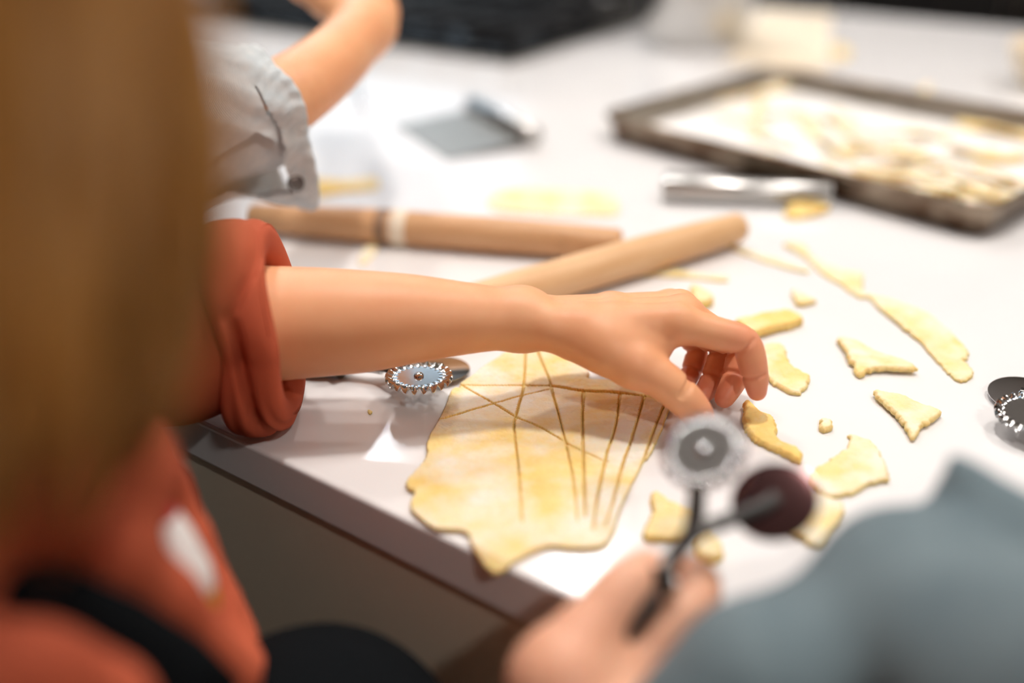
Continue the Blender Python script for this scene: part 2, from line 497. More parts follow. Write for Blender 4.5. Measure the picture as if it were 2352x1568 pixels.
M['hair'] = mat('golden_hair', (.46, .21, .05), .42); noise_col(M['hair'], (.20, .075, .015), (.68, .33, .08), 60, 5, .3, .7, vec=coords(M['hair'], (1, 1, .12), True))
M['hair2'] = mat('brown_hair', (.08, .045, .02), .5); noise_col(M['hair2'], (.06, .03, .015), (.12, .065, .03), 60, 5, .3, .7)
M['snap'] = mat('snap_button', (.16, .15, .145), .4, .3); noise_col(M['snap'], (.15, .14, .135), (.18, .17, .16), 200)
M['eye'] = mat('eye', (.75, .72, .70), .15); noise_col(M['eye'], (.74, .71, .69), (.77, .74, .72), 90)
M['nail'] = mat('nail', (.80, .46, .34), .3, sss=.1); noise_col(M['nail'], (.79, .45, .33), (.82, .49, .37), 200)
M['handle'] = mat('dark_handle', (.030, .026, .024), .3); noise_col(M['handle'], (.026, .022, .02), (.036, .03, .028), 60)
M['rust_reflection'] = mat('steel_painted_reflection', (.15, .075, .075), .16, 1.0); bump(M['rust_reflection'], 40, .02, .0003)  # rust shirt's reflection painted into the steel of the held smooth wheel
m = mat('printed_patch', (.8, .78, .75), .7); M['patch'] = m
tc = N(m, 'ShaderNodeTexCoord'); sp = N(m, 'ShaderNodeSeparateXYZ'); L(m, tc.outputs['Generated'], sp.inputs[0])
r = N(m, 'ShaderNodeValToRGB'); r.color_ramp.interpolation = 'CONSTANT'
L(m, sp.outputs['Z'], r.inputs['Fac']); L(m, r.outputs['Color'], P_(m).inputs['Base Color'])
e = r.color_ramp.elements; e[0].position, e[0].color = 0, (.82, .42, .05, 1); e[1].position, e[1].color = .17, (.80, .77, .74, 1)
x = e.new(.60); x.color = (.42, .015, .02, 1); x = e.new(.74); x.color = (.72, .62, .56, 1)
def lens_mat(watts, col):
    m = mat('lamp_lens', (1, 1, 1), .4); P_(m).inputs['Emission Color'].default_value = (*col, 1)
    P_(m).inputs['Emission Strength'].default_value = watts / (math.pi ** 2 * .085 ** 2); return m
m = mat('window_glass', (1, 1, 1), .02); M['glass'] = m; P_(m).inputs['Transmission Weight'].default_value = 1.0
M['white'] = mat('white_paint', (.78, .77, .75), .45); noise_col(M['white'], (.77, .76, .74), (.80, .79, .77), 8)

# ------------------------------------------------------------------ the room
A0, A1 = T(610, 1041), T(1300, 1368)
EX = unit(A1 - A0); NY = np.array([-EX[1], EX[0], 0]); UZ = np.array([0, 0, 1.0])
ISL = frame((A0[0], A0[1], 0), EX, NY, UZ)              # island frame: x along its front edge, y to its far side
RX0, RX1, RY0, RY1 = -2.6, 2.8, -2.4, 4.2
def struct(name, lo, hi, m, Mx=None, bev=0):
    return tag(MB().box(lo, hi, Mx, bev).build(name, m, None, False), kind='structure')
fl = struct('floor', (RX0, RY0, -.05), (RX1, RY1, -.004), M['floor'])
k = 0
for i in range(27):                                     # boards
    x0 = RX0 + i * .2
    MB().box((x0 + .001, RY0, -.004), (x0 + .199, RY1, 0)).build('floor_board', M['floor'], fl, False)
struct('ceiling', (RX0, RY0, CEIL), (RX1, RY1, CEIL + .05), M['ceil'])
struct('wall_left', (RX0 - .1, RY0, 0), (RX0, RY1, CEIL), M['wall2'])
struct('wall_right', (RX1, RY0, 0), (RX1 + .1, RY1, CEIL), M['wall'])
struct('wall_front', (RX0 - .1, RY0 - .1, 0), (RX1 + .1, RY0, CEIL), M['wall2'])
WX0, WX1, WZ0, WZ1 = -2.2, 0.10, 1.15, 2.40               # window opening in the far wall
w = MB()
w.box((RX0 - .1, RY1, 0), (WX0, RY1 + .1, CEIL)).box((WX1, RY1, 0), (RX1 + .1, RY1 + .1, CEIL))
w.box((WX0, RY1, 0), (WX1, RY1 + .1, WZ0)).box((WX0, RY1, WZ1), (WX1, RY1 + .1, CEIL))
tag(w.build('wall_back', M['wall'], None, False), kind='structure')
win = tag(empty('window_1', ((WX0 + WX1) / 2, RY1, WZ0)), kind='structure')
f = MB()
for a, b in (((WX0, RY1 + .01, WZ0), (WX0 + .05, RY1 + .08, WZ1)), ((WX1 - .05, RY1 + .01, WZ0), (WX1, RY1 + .08, WZ1)),
             ((WX0, RY1 + .01, WZ0), (WX1, RY1 + .08, WZ0 + .05)), ((WX0, RY1 + .01, WZ1 - .05), (WX1, RY1 + .08, WZ1)),
             ((-1.08, RY1 + .01, WZ0), (-1.02, RY1 + .08, WZ1))): f.box(a, b)
f.build('window_frame', M['white'], win, False)
for a, b in ((WX0 + .05, -1.08), (-1.02, WX1 - .05)):
    MB().box((a, RY1 + .04, WZ0 + .05), (b, RY1 + .046, WZ1 - .05)).build('pane', M['glass'], win, False)
def area(name, loc, size, watts, col, rot, sy=None, spread=None):
    l = bpy.data.lights.new(name, 'AREA'); l.energy = watts; l.color = col; l.size = size
    l.shape = 'DISK' if sy is None else 'RECTANGLE'
    if sy: l.size_y = sy
    if spread: l.spread = math.radians(spread)
    o = bpy.data.objects.new(name, l); COL.objects.link(o); o.location = loc; o.rotation_euler = rot; return o
area('daylight', ((WX0 + WX1) / 2, RY1 + .03, (WZ0 + WZ1) / 2), WX1 - WX0 - .1, WINDOW_W, (.62, .82, 1.0), (-math.pi / 2, 0, 0), WZ1 - WZ0 - .1)
LAMPNAME = ['above the cut dough sheet', 'farthest, towards the window', 'beyond the rolling pins', 'above the sheet pan',
            'above the cooktop end of the island', 'behind the person with the cutter', 'near the right wall', 'above the person with the cutter, added to fill the near worktop']
for (x, y, wt, c), nm in zip(LAMPS, LAMPNAME):
    t = tag(empty('ceiling_lamp', (x, y, CEIL)), 'round recessed white ceiling lamp ' + nm, 'ceiling lamp', 'recessed ceiling lamps')
    MB().lathe([(.087, 0), (.110, 0), (.110, -.006), (.091, -.010), (.085, -.004)], 40, frame((x, y, CEIL), *np.eye(3)), cap=False).build('trim_ring', M['white'], t)
    MB().lathe([(.085, -.004), (.085, -.002)], 40, frame((x, y, CEIL), *np.eye(3))).build('lens', lens_mat(wt, c), t)

# the island: cabinet under a white slab
IL, IR, ID = -2.1, 1.5, 1.55
cb = empty('island_cabinet', ISL[:3, 3]); tag(cb, 'long beige panelled kitchen island cabinet under the white worktop', 'cabinet')
MB().box((IL + .03, .026, .0), (IR - .03, ID - .03, CT - .0305), ISL).build('body', M['panel'], cb, False)
x = IL + .03
while x < IR - .1:
    MB().box((x + .002, .004, .10), (min(x + .598, IR - .03) - .002, .026, CT - .0308), ISL, .002).build('panel', M['panel'], cb, True, 20)
    x += .6
ct = MB().box((IL, 0, CT - .030), (IR, ID, CT), ISL, .0025, 3).build('countertop', M['quartz'], None, True, 12)
tag(ct, 'white glossy quartz worktop of the kitchen island', 'countertop')

# dark kitchen units along the far wall, a steel oven between them
for i in range(8):
    x0 = RX0 + .02 + i * .67
    if i == 4: continue
    u = tag(empty('base_cabinet', (x0 + .33, 3.9, 0)), '%s black base cabinet from the left in the row along the far wall' % ['first', 'second', 'third', 'fourth', '', 'fifth', 'sixth', 'seventh'][i], 'cabinet', 'black cabinets at the far wall')
    MB().box((x0, 3.62, .08), (x0 + .66, RY1 - .005, .90)).build('body', M['darkcab'], u, False)
    MB().box((x0, 3.67, 0), (x0 + .66, RY1 - .005, .08)).build('plinth', M['darkcab'], u, False)
    for a in (0, .33):
        d = MB().box((x0 + a + .003, 3.60, .09), (x0 + a + .327, 3.62, .89), None, .002).build('door', M['darkcab'], u, True, 20)
        MB().tube([(x0 + .33 + (-.03 if a == 0 else .03), 3.58, z) for z in (.6, .68, .76)], .005, 8).build('handle', M['steel'], d)
x0 = RX0 + .02 + 4 * .67
ov = tag(empty('oven', (x0 + .33, 3.9, 0)), 'grey steel oven between the black cabinets at the far wall', 'oven')
MB().box((x0, 3.62, .0), (x0 + .66, RY1 - .005, .90)).build('body', M['steel'], ov, False)
d = MB().box((x0 + .01, 3.595, .14), (x0 + .65, 3.62, .72), None, .004).build('door', M['steel'], ov, True, 20)
MB().box((x0 + .08, 3.592, .25), (x0 + .58, 3.596, .60)).build('window', M['blackenamel'], d, False)
MB().tube([(x0 + .06 + .54 * t, 3.56, .68) for t in np.linspace(0, 1, 6)], .009, 10).build('handle', M['steel'], d)
MB().box((x0 + .01, 3.60, .74), (x0 + .65, 3.62, .89), None, .003).build('control_panel', M['steel'], ov, True, 20)

# ------------------------------------------------------------------ cooktop
CN = T(1173, 154); cx = (CN - A0) @ EX; cy = (CN - A0) @ NY
CM = frame((*(A0 + EX * cx + NY * cy)[:2], CT), EX, NY, UZ)
CW, CD = .92, .54
ck = tag(empty('cooktop', CM[:3, 3]), 'black gas cooktop with cast iron grates set into the worktop', 'cooktop')
MB().box((-CW, 0, .0005), (0, CD, .008), CM, .003).build('steel_trim', M['steel'], ck, True, 20)
MB().box((-CW + .008, .008, .008), (-.008, CD - .008, .014), CM, .003).build('black_tray', M['blackenamel'], ck, True, 20)
burn = [(-.15, .15), (-.15, .39), (-.46, .27), (-.77, .15), (-.77, .39)]
for bx, by in burn:
    b = MB().lathe([(.045, .014), (.045, .022), (.036, .026), (.036, .014)], 28, CM @ frame((bx, by, 0), *np.eye(3))).build('burner', M['gunmetal'], ck, True, 35)
    MB().lathe([(.030, .026), (.034, .028), (.034, .034), (.028, .036)], 28, CM @ frame((bx, by, 0), *np.eye(3))).build('burner_cap', M['iron'], b, True, 35)
for gx in (-.30, -.605, -.91):
    g = MB(); w_ = .295
    for yy in (.03, .27, CD - .03): g.box((gx, yy - .007, .040), (gx + w_, yy + .007, .056), CM, .003)
    for xx in (.007, w_ - .007): g.box((gx + xx - .007, .03, .040), (gx + xx + .007, CD - .03, .056), CM, .003)
    for xx in (.08, .145, .215): g.box((gx + xx - .005, .03, .042), (gx + xx + .005, CD - .03, .058), CM, .003)
    for yy in (.15, .39): g.box((gx, yy - .005, .042), (gx + w_, yy + .005, .058), CM, .003)
    for xx in (.01, w_ - .01):
        for yy in (.03, CD - .03): g.box((gx + xx - .007, yy - .007, .014), (gx + xx + .007, yy + .007, .042), CM)
    g.build('grate', M['iron'], ck, True, 20)

# steel mixing bowl beyond the pan
bp = T(1592, 100); BM = frame((bp[0], bp[1], CT), *np.eye(3))
bo = tag(empty('mixing_bowl', BM[:3, 3]), 'tall round steel bowl standing beside the cooktop', 'bowl')
MB().lathe([(.002, .004), (.062, .003), (.064, .0), (.068, .0), (.070, .006), (.080, .03), (.088, .07), (.090, .13), (.091, .135),
            (.089, .135), (.087, .13), (.085, .07), (.076, .03), (.060, .009), (.002, .008)], 48, BM, cap=False).build('body', M['steel'], bo, True, 50)
MB().tube([(.0905 * math.cos(a), .0905 * math.sin(a), .135) for a in np.linspace(0, 2 * math.pi, 49)], .0025, 8, BM).build('rim', M['steel'], bo)

# cream sheet of baking paper beyond the pan, and a small cream bowl on the far right
q = [T(1665, 150), T(1905, 165), T(1908, 35), T(1745, 22)]
b = MB(); pts = []
for i in range(13):
    for j in range(13):
        u, v = i / 12, j / 12
        p = (q[0] * (1 - u) + q[1] * u) * (1 - v) + (q[3] * (1 - u) + q[2] * u) * v
        pts.append((p[0], p[1], CT + .0008 + .0012 * abs(math.sin(u * 5 + v * 3)) + .004 * max(0, u + v - 1.7)))
F_ = [(i * 13 + j, (i + 1) * 13 + j, (i + 1) * 13 + j + 1, i * 13 + j + 1) for i in range(12) for j in range(12)]
b.add(pts, F_); b.add([(p[0], p[1], p[2] - .0006) for p in pts], [f[::-1] for f in F_])
tag(b.build('baking_paper', M['cream'], None), 'cream sheet of baking paper lying between bowl and sheet pan', 'paper')
bp = T(2420, 205); BM = frame((bp[0], bp[1], CT), *np.eye(3))
tag(MB().lathe([(.002, .004), (.03, .0), (.034, .0), (.036, .004), (.055, .03), (.062, .055), (.060, .056), (.052, .03), (.03, .008), (.002, .007)], 40, BM, cap=False)
    .build('small_bowl', M['cream'], None, True, 60), 'small cream bowl at the right edge, beyond the sheet pan', 'bowl')

# ------------------------------------------------------------------ sheet pan
RIMZ = .026
pL, pT, pN = T(1372, 266, CT + RIMZ), T(1738, 163, CT + RIMZ), T(2280, 492, CT + RIMZ)
ax_ = unit(pN - pL); ay_ = np.array([-ax_[1], ax_[0], 0]); PW, PD = np.linalg.norm(pN - pL), .325
PM = frame((pL[0], pL[1], CT + .0016), ax_, ay_, UZ)
def rrect(w, d, r, n=8, z=0.0, inset=0.0):
    o = []
    for cx_, cy_, a0 in ((w - r, r, -90), (w - r, d - r, 0), (r, d - r, 90), (r, r, 180)):
        for i in range(n + 1):
            a = math.radians(a0 + 90 * i / n)
            o.append((cx_ + (r - inset) * math.cos(a), cy_ + (r - inset) * math.sin(a), z))
    return o
def loft(loops, cap0=True, cap1=True):
    V, F, n = [], [], len(loops[0])
    for l in loops: V += l
    for j in range(len(loops) - 1):
        for i in range(n):
            k = (i + 1) % n
            F.append((j * n + i, j * n + k, (j + 1) * n + k, (j + 1) * n + i))
    if cap0: F.append(tuple(range(n - 1, -1, -1)))
    if cap1: F.append(tuple((len(loops) - 1) * n + i for i in range(n)))
    return V, F
pan = tag(empty('sheet_pan', PM[:3, 3]), 'browned metal sheet pan with floured paper and pasta strips', 'baking pan')
lp = [rrect(PW, PD, .026, 8, 0, .010), rrect(PW, PD, .026, 8, .003, .008), rrect(PW, PD, .026, 8, RIMZ, .003),
      rrect(PW, PD, .026, 8, RIMZ, .0040)]
MB().add(*loft(lp, True, False), PM).build('tray', M['pan'], pan, True, 50)
MB().add(*loft([rrect(PW, PD, .026, 8, RIMZ, .0040), rrect(PW, PD, .026, 8, .0045, .0095), rrect(PW, PD, .026, 8, .0015, .0115)], False, True), PM).build('inner_wall', M['panin'], pan, True, 50)
rim = rrect(PW, PD, .026, 8, RIMZ - .0008, 0.0015); rim.append(rim[0])
MB().tube(rim, .0034, 8, PM).build('rolled_rim', M['pan'], pan)
MB().add(*loft([rrect(PW, PD, .026, 8, .0020, .0125), rrect(PW, PD, .026, 8, .0030, .0125)]), PM).build('parchment', M['paper'], pan, True, 50)
PZ = CT + .0048
def ribbon(name, path, w, th, m, label, cat, group=None, wav=.002, seed=0):
    r = np.random.default_rng(seed); P = smooth_poly(np.array(path)[:, :2], .006, closed=False); n = len(P)
    t = np.gradient(P, axis=0); t /= np.linalg.norm(t, axis=1)[:, None]; nr = np.stack([-t[:, 1], t[:, 0]], 1)
    z0 = path[0][2]; s = np.linspace(0, 1, n); ph = r.random(3) * 6
    z = z0 + wav * (1 + np.sin(s * 7 + ph[0]) * .7 + .3 * np.sin(s * 17 + ph[1]))
    tw = wav * .8 * np.sin(s * 9 + ph[2])
    wv = w * (1 + .10 * np.sin(s * 23 + ph[1]) + .06 * r.normal(size=n)) * np.where((s < .02) | (s > .98), .8, 1)
    V, F = [], []
    for i in range(n):
        for (u, v) in ((-1, 0), (-.5, 0), (.5, 0), (1, 0), (1, 1), (.5, 1.05), (-.5, 1.05), (-1, 1)):
            p = P[i] + nr[i] * u * wv[i] / 2
            V.append((p[0], p[1], max(z0, z[i] + tw[i] * u) + th * v))
    for i in range(n - 1):
        for k in range(8):
            l = (k + 1) % 8; F.append((i * 8 + k, i * 8 + l, (i + 1) * 8 + l, (i + 1) * 8 + k))
    F.append(tuple(range(7, -1, -1))); F.append(tuple((n - 1) * 8 + k for k in range(8)))
    return tag(MB().add(V, F).build(name, m, None, True, 60), label, cat, group)
strips = [  # photo points of strips one can tell apart
    ([(2205, 285), (2280, 305), (2352, 322), (2420, 330)], 3, 'thick yellow pasta strip at the right end of the sheet pan, farthest back'),
    ([(2125, 205), (2118, 235), (2112, 260)], 2, 'short upright pasta strip near the far rim of the sheet pan'),
    ([(1830, 272), (1870, 310), (1915, 345), (1960, 372)], 2, 'diagonal pasta strip in the middle of the sheet pan, left of its twin'),
    ([(1900, 280), (1935, 300), (1975, 335), (2010, 352)], 2, 'diagonal pasta strip in the middle of the sheet pan, right of its twin'),
    ([(2075, 310), (2130, 318), (2180, 322)], 2, 'pasta strip left of the thick strip on the sheet pan'),
    ([(2185, 345), (2240, 362), (2290, 372), (2352, 362)], 3, 'bent yellow pasta strip along the right of the sheet pan'),
    ([(1640, 235), (1700, 225), (1770, 215), (1850, 195)], 2, 'long pale pasta strip at the far left of the sheet pan'),
    ([(1745, 230), (1740, 270), (1735, 320)], 2, 'pale pasta strip running toward the viewer on the left of the pan'),
    ([(1560, 225), (1600, 218), (1640, 210)], 3, 'yellow pasta strip against the far left rim of the pan'),
    ([(1425, 290), (1450, 275), (1482, 262)], 4, 'yellow dough piece in the left corner of the sheet pan'),
    ([(1520, 262), (1545, 250), (1580, 240)], 3, 'short yellow pasta piece beside the left rim of the pan'),
    ([(1950, 340), (2000, 350), (2060, 345), (2120, 352)], 2, 'broad pale pasta strip across the middle of the pan'),
]
for i, (pp, wd, lb) in enumerate(strips):
    ribbon('pasta_strip', [T(x, y, PZ) for x, y in pp], .006 * wd, .0028, M['dough3' if wd > 2 else 'dough2'], lb, 'pasta', 'pasta strips on the sheet pan', .003, i)
r = np.random.default_rng(3)
pile = []
for i in range(20):                                     # the heap by the near right corner
    u, v = r.uniform(.26, .40), r.uniform(.045, .16); a = r.uniform(-.5, .6); l = r.uniform(.05, .10); c = r.uniform(-.012, .012)
    d = np.array([math.cos(a), math.sin(a)]); e2 = np.array([-d[1], d[0]])
    pl = [np.array([u, v]) + d * s * l / 2 + e2 * c * (1 - s * s) for s in (-1, -.3, .3, 1)]
    pl = [(min(max(x, .02), PW - .02), min(max(y, .022), PD - .02)) for x, y in pl]
    wp = [PM[:3, :3] @ np.array([x, y, 0]) + PM[:3, 3] + UZ * (.0034 + .0006 * i) for x, y in pl]
    ribbon('pasta_strip', wp, r.uniform(.008, .014), .0025, M['dough2' if i % 3 else 'dough4'], 'floury pasta strip in the heap at the near right corner of the pan', 'pasta', 'heaped pasta strips', .0015, 40 + i)
for i in range(9):
    u, v = r.uniform(.05, .25), r.uniform(.04, .26); a = r.uniform(-.9, 1.2); l = r.uniform(.05, .09); c = r.uniform(-.01, .01)
    d = np.array([math.cos(a), math.sin(a)]); e2 = np.array([-d[1], d[0]])
    pl = [np.array([u, v]) + d * s * l / 2 + e2 * c * (1 - s * s) for s in (-1, -.3, .3, 1)]
    pl = [(min(max(x, .022), PW - .02), min(max(y, .022), PD - .02)) for x, y in pl]
    wp = [PM[:3, :3] @ np.array([x, y, 0]) + PM[:3, 3] + UZ * .0034 for x, y in pl]
    ribbon('pasta_strip', wp, r.uniform(.010, .014), .0018, M['dough4'], 'faint floured pasta strip scattered over the left half of the pan', 'pasta', 'scattered pasta strips', .001, 70 + i)

# ------------------------------------------------------------------ bench scrapers
def scraper(h0, h1, bl, label):
    """handle from h0 to h1, blade toward the point bl"""
    h0, h1 = np.array(h0), np.array(h1); a = unit((h1 - h0) * (1, 1, 0)); n = np.array([-a[1], a[0], 0])
    if (bl - h0) @ n < 0: n = -n
    ln = np.linalg.norm((h1 - h0)[:2]); dp = abs((bl - h0) @ n)
    Mx = frame((h0[0], h0[1], CT), a, n, np.cross(a, n)); up = Mx[2, 2]
    t = tag(empty('bench_scraper', Mx[:3, 3]), label, 'bench scraper')
    hd = [(math.cos(s) * .0115, .0118 * up + math.sin(s) * .0115) for s in np.linspace(0, 2 * math.pi, 25)[:-1]]
    V = [(x, y, z) for x in (0, .001, ln - .001, ln) for y, z in [(p[0] * (1 if 0 < x < ln else .93), .0118 * up + (p[1] - .0118 * up) * (1 if 0 < x < ln else .93)) for p in hd]]
    F = [(j * 24 + i, j * 24 + (i + 1) % 24, (j + 1) * 24 + (i + 1) % 24, (j + 1) * 24 + i) for j in range(3) for i in range(24)]
    V2 = list(V)
    b = MB().add(V, [f[::-1] for f in F] + [tuple(range(24)), tuple(72 + i for i in range(23, -1, -1))], Mx)
    h = b.build('handle', M['steel'], t, True, 40)
    pts = [(0.002, .008), (ln - .002, .008), (ln - .002, dp), (.002, dp)]
    V = [(x, y, (.007 if y < .02 else .0003) * up) for x, y in pts] + [(x, y, (.0080 if y < .02 else .0012) * up) for x, y in pts]
    MB().add(V, [(0, 1, 2, 3), (7, 6, 5, 4), (0, 4, 5, 1), (1, 5, 6, 2), (2, 6, 7, 3), (3, 7, 4, 0)], Mx).build('blade', M['blade'], t, False)
scraper(T(1085, 262), T(1228, 338), T(960, 325), 'steel bench scraper lying alone on the worktop before the cooktop')
scraper(T(1520, 460), T(1905, 474), T(1640, 402), 'shiny steel bench scraper in front of the sheet pan')

# ------------------------------------------------------------------ rolling pins
def pin(p0, p1, r, m, label, t0=.82, t1=.82, ring=False):
    p0, p1 = np.array(p0), np.array(p1); a, b, c = axes(p1 - p0, UZ); ln = np.linalg.norm(p1 - p0)
    prof = [(0.0005, 0), (r * t0 * .8, .001), (r * t0, .004), (r * (t0 * .4 + .6), .05), (r, .10)] + [(r, x) for x in np.linspace(.11, ln - .11, 8)] + \
           [(r, ln - .10), (r * (t1 * .4 + .6), ln - .05), (r * t1, ln - .004), (r * t1 * .8, ln - .001), (.0005, ln)]
    V, F, sg = [], [], 32
    for rr, x in prof:
        for i in range(sg):
            s = 2 * math.pi * i / sg; V.append((x, rr * math.cos(s), rr * math.sin(s)))
    for j in range(len(prof) - 1):
        for i in range(sg): F.append((j * sg + i, j * sg + (i + 1) % sg, (j + 1) * sg + (i + 1) % sg, (j + 1) * sg + i))
    F.append(tuple(range(sg - 1, -1, -1))); F.append(tuple((len(prof) - 1) * sg + i for i in range(sg)))
    Mx = Matrix(frame(p0, a, b, c).tolist())
    o = bpy.data.objects.new('rolling_pin', mesh_from('rolling_pin', V, F)); COL.objects.link(o); o.data.materials.append(m)
    o.matrix_basis = Mx
    if ring:
        for x0, w_, mm_ in ((.118, .010, M['stamp']), (.131, .013, M['cream'])):
            MB().lathe([(r + .0001, x0), (r + .0004, x0 + .0004), (r + .0004, x0 + w_ - .0004), (r + .0001, x0 + w_)], 32, frame(p0, a, b, c) @ np.array([[0, 0, 1, 0], [0, 1, 0, 0], [-1, 0, 0, 0], [0, 0, 0, 1.0]]), cap=False).build('printed_band', mm_, o)
    return tag(o, label, 'rolling pin', 'two wooden rolling pins')
PR = .0145
pin(T(572, 498, CT + PR), T(1430, 560, CT + PR), PR, M['pin1'], 'tan wooden rolling pin lying farther back, left of the other', ring=True)
b0, b1 = T(1108, 690, CT + PR + .001), T(1703, 520, CT + PR + .001)
b0 = b1 + (b0 - b1) * 1.28
pin(b0, b1, PR, M['pin2'], 'pale wooden rolling pin slanting right behind the outstretched forearm')

# thin metal skewer beyond the light cuff
s0, s1 = T(812, 178), T(842, 280)
sk = tag(empty('metal_skewer', (s0 + s1) / 2), 'thin metal skewer lying on the worktop beside the bare forearm', 'skewer')
MB().tube([s0 + UZ * .003, s0 * .55 + s1 * .45 + UZ * .003, s1 + UZ * .0022], [.0022, .0022, .0016], 10).build('rod', M['chrome'], sk)
q = s0 * .45 + s1 * .55 + UZ * .004
MB().tube([q - unit(s1 - s0) * .005, q, q + unit(s1 - s0) * .005], [.003, .0042, .003], 12).build('collar', M['gunmetal'], sk)

# ------------------------------------------------------------------ double pastry cutters
def fluted(R, n=22, th=.0007):
    rs = [(.0005, 0), (.3, 0), (.6, 0), (.74, 0), (.80, .25), (.88, .7), (.95, 1), (1, 1.0)]; sg = n * 8; V, F = [], []
    for side in (1, -1):
        for fr, am in rs:
            for i in range(sg):
                a = 2 * math.pi * i / sg; w_ = math.sin(n * a)
                rr = R * fr * (1 + (.018 * math.cos(2 * n * a) if fr > .9 else 0))
                V.append((rr * math.cos(a), rr * math.sin(a), am * .0020 * w_ + side * th * (1 if fr < 1 else .3)))
    m_ = len(rs)
    for s in (0, 1):
        for j in range(m_ - 1):
            for i in range(sg):
                k = (i + 1) % sg; o = s * m_ * sg
                f_ = (o + j * sg + i, o + (j + 1) * sg + i, o + (j + 1) * sg + k, o + j * sg + k)
                F.append(f_ if s == 0 else f_[::-1])
    for i in range(sg):
        k = (i + 1) % sg; a, b = (m_ - 1) * sg, (2 * m_ - 1) * sg; F.append((a + i, b + i, b + k, a + k))
    return V, F
def cutter(Mx, label, sc=1.0, hand=.085, flip=1, smooth_mat=None, shaft_mat=None):
    """x along the handle toward the wheels, wheels in the xy plane"""
    S = np.diag([sc, sc * flip, sc, 1.0]); Mx = np.array(Mx) @ S
    fl = flip < 0
    t = tag(empty('pastry_cutter', Mx[:3, 3]), label, 'pastry cutter')
    def B(b, name, m, par, ang=40):
        if fl: b.F = [f[::-1] for f in b.F]
        return b.build(name, m, par, True, ang)
    X = np.array([[0, 0, 1, 0], [0, 1, 0, 0], [-1, 0, 0, 0], [0, 0, 0, 1.0]])     # lathe axis z -> x
    hp = [(.004, -.060 - hand), (.0085, -.058 - hand), (.0105, -.050 - hand), (.0085, -.035 - hand), (.0095, -.07), (.0085, -.064), (.0065, -.061)]
    h = B(MB().lathe(hp, 28, Mx @ X), 'handle', M['handle'], t)
    B(MB().lathe([(.0060, -.062), (.0072, -.061), (.0100, -.056), (.0104, -.0545), (.0060, -.052), (.0042, -.047), (.0036, -.044)], 28, Mx @ X), 'ferrule', M['gunmetal'], t)
    B(MB().tube([(-.050, 0, 0), (-.038, 0, 0), (-.027, 0, 0)], [.0042, .0040, .0046], 14, Mx), 'shaft', shaft_mat or M['steel'], t)
    fk = MB()
    for s in (1, -1):
        fk.tube([(-.030, 0, .0), (-.022, .004 * s, .0022 * s), (-.010, .012 * s, .0030 * s), (.0, .0175 * s, .0032 * s), (.006, .019 * s, .0032 * s)], [.0046, .0044, .0038, .0034, .0030], 10, Mx, flat=.55)
    B(fk, 'fork', M['gunmetal'], t)
    for s, nm in ((1, 'fluted_wheel'), (-1, 'smooth_wheel')):
        c = frame((.004, .0185 * s, .0056 * s), *np.eye(3))
        if s > 0: wv = MB().add(*fluted(.0200), Mx @ c)
        else: wv = MB().lathe([(.0005, -.0008), (.0150, -.0008), (.0195, -.0002), (.0195, .0002), (.0150, .0008), (.0005, .0008)], 64, Mx @ c)
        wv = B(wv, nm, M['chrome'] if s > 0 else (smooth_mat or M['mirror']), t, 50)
        B(MB().lathe([(.0005, -.0030), (.0022, -.0026), (.0030, -.0016), (.0030, .0016), (.0022, .0026), (.0005, .0030)], 20, Mx @ c), 'rivet', M['chrome'], wv)
    return t
# on the worktop, half under the forearm
w0 = T(962, 866, CT + .0172); hd = T(832, 872, CT + .0105); a = unit((w0 - hd) * (1, 1, 0))
a, b, c = axes(a, (.0, .08, 1))
b2 = -b                                                   # fluted wheel on the viewer's side
o = w0 - a * .004 - b2 * .0185 - c * .0056
Mx = frame(o, a, b, c)
cutter(Mx, 'double pastry cutter lying on the worktop under the bare forearm', 1.0, .085, -1)
# at the right edge of the picture
w0 = T(2374, 952, CT + .0125); a, b, c = axes((-1, .35, -.03), (.0, -.08, 1)); Mx = frame(w0 - a * .004 - b * .0185 - c * .0056, a, b, c)
cutter(Mx, 'pastry cutter at the right edge with only its fluted wheel in view', 1.0, .085, 1)
# held up in front
fw, sw, fe = U(1634, 1042, .418), U(1764, 1140, .398), U(1560, 1262, .398)
mid = (fw + sw) / 2; a = unit(mid - fe); b = fw - sw; b = unit(b - a * (a @ b)); c = np.cross(a, b)
cutter(frame(mid - a * .004, a, b, c), 'double pastry cutter held up in the foreground hand', .90, .075, 1, M['rust_reflection'], M['handle'])
HA, HB, HC, HO = a, b, c, mid

# ------------------------------------------------------------------ the cut sheet of dough
def on_top(pts, z=CT + .002): return np.array([T(x, y, z)[:2] for x, y in pts])
EDGE_N = NY[:2]
def lie(x, y, wav=0.0, f=60, seed=1):
    n = (x - A0[0]) * EDGE_N[0] + (y - A0[1]) * EDGE_N[1]
    z = CT + .0004 + np.minimum(n - .001, 0) * .55
    if wav:
        P = np.stack([x, y, 0 * x], -1); z = z + wav * np.clip(noise3(P, f, seed) + .25, 0, 2)
    return z
out = smooth_poly(on_top([(1055, 884), (1081, 867), (1114, 841), (1144, 823), (1172, 800), (1230, 772), (1310, 790), (1352, 853), (1352, 872), (1420, 876), (1490, 896),
    (1530, 917), (1541, 925), (1536, 945), (1503, 1026), (1466, 1085), (1429, 1160), (1406, 1230), (1377, 1255), (1318, 1259), (1262, 1255),
    (1225, 1267), (1177, 1292), (1159, 1304), (1133, 1305), (1107, 1285), (1081, 1252), (1075, 1230), (1059, 1220), (1007, 1217), (985, 1207), (955, 1185),
    (942, 1163), (953, 1130), (937, 1124), (935, 1104), (963, 1074), (981, 1045), (980, 1026), (989, 1000), (1009, 967), (1022, 937), (1038, 897), (1056, 893)]), .002, .00018)
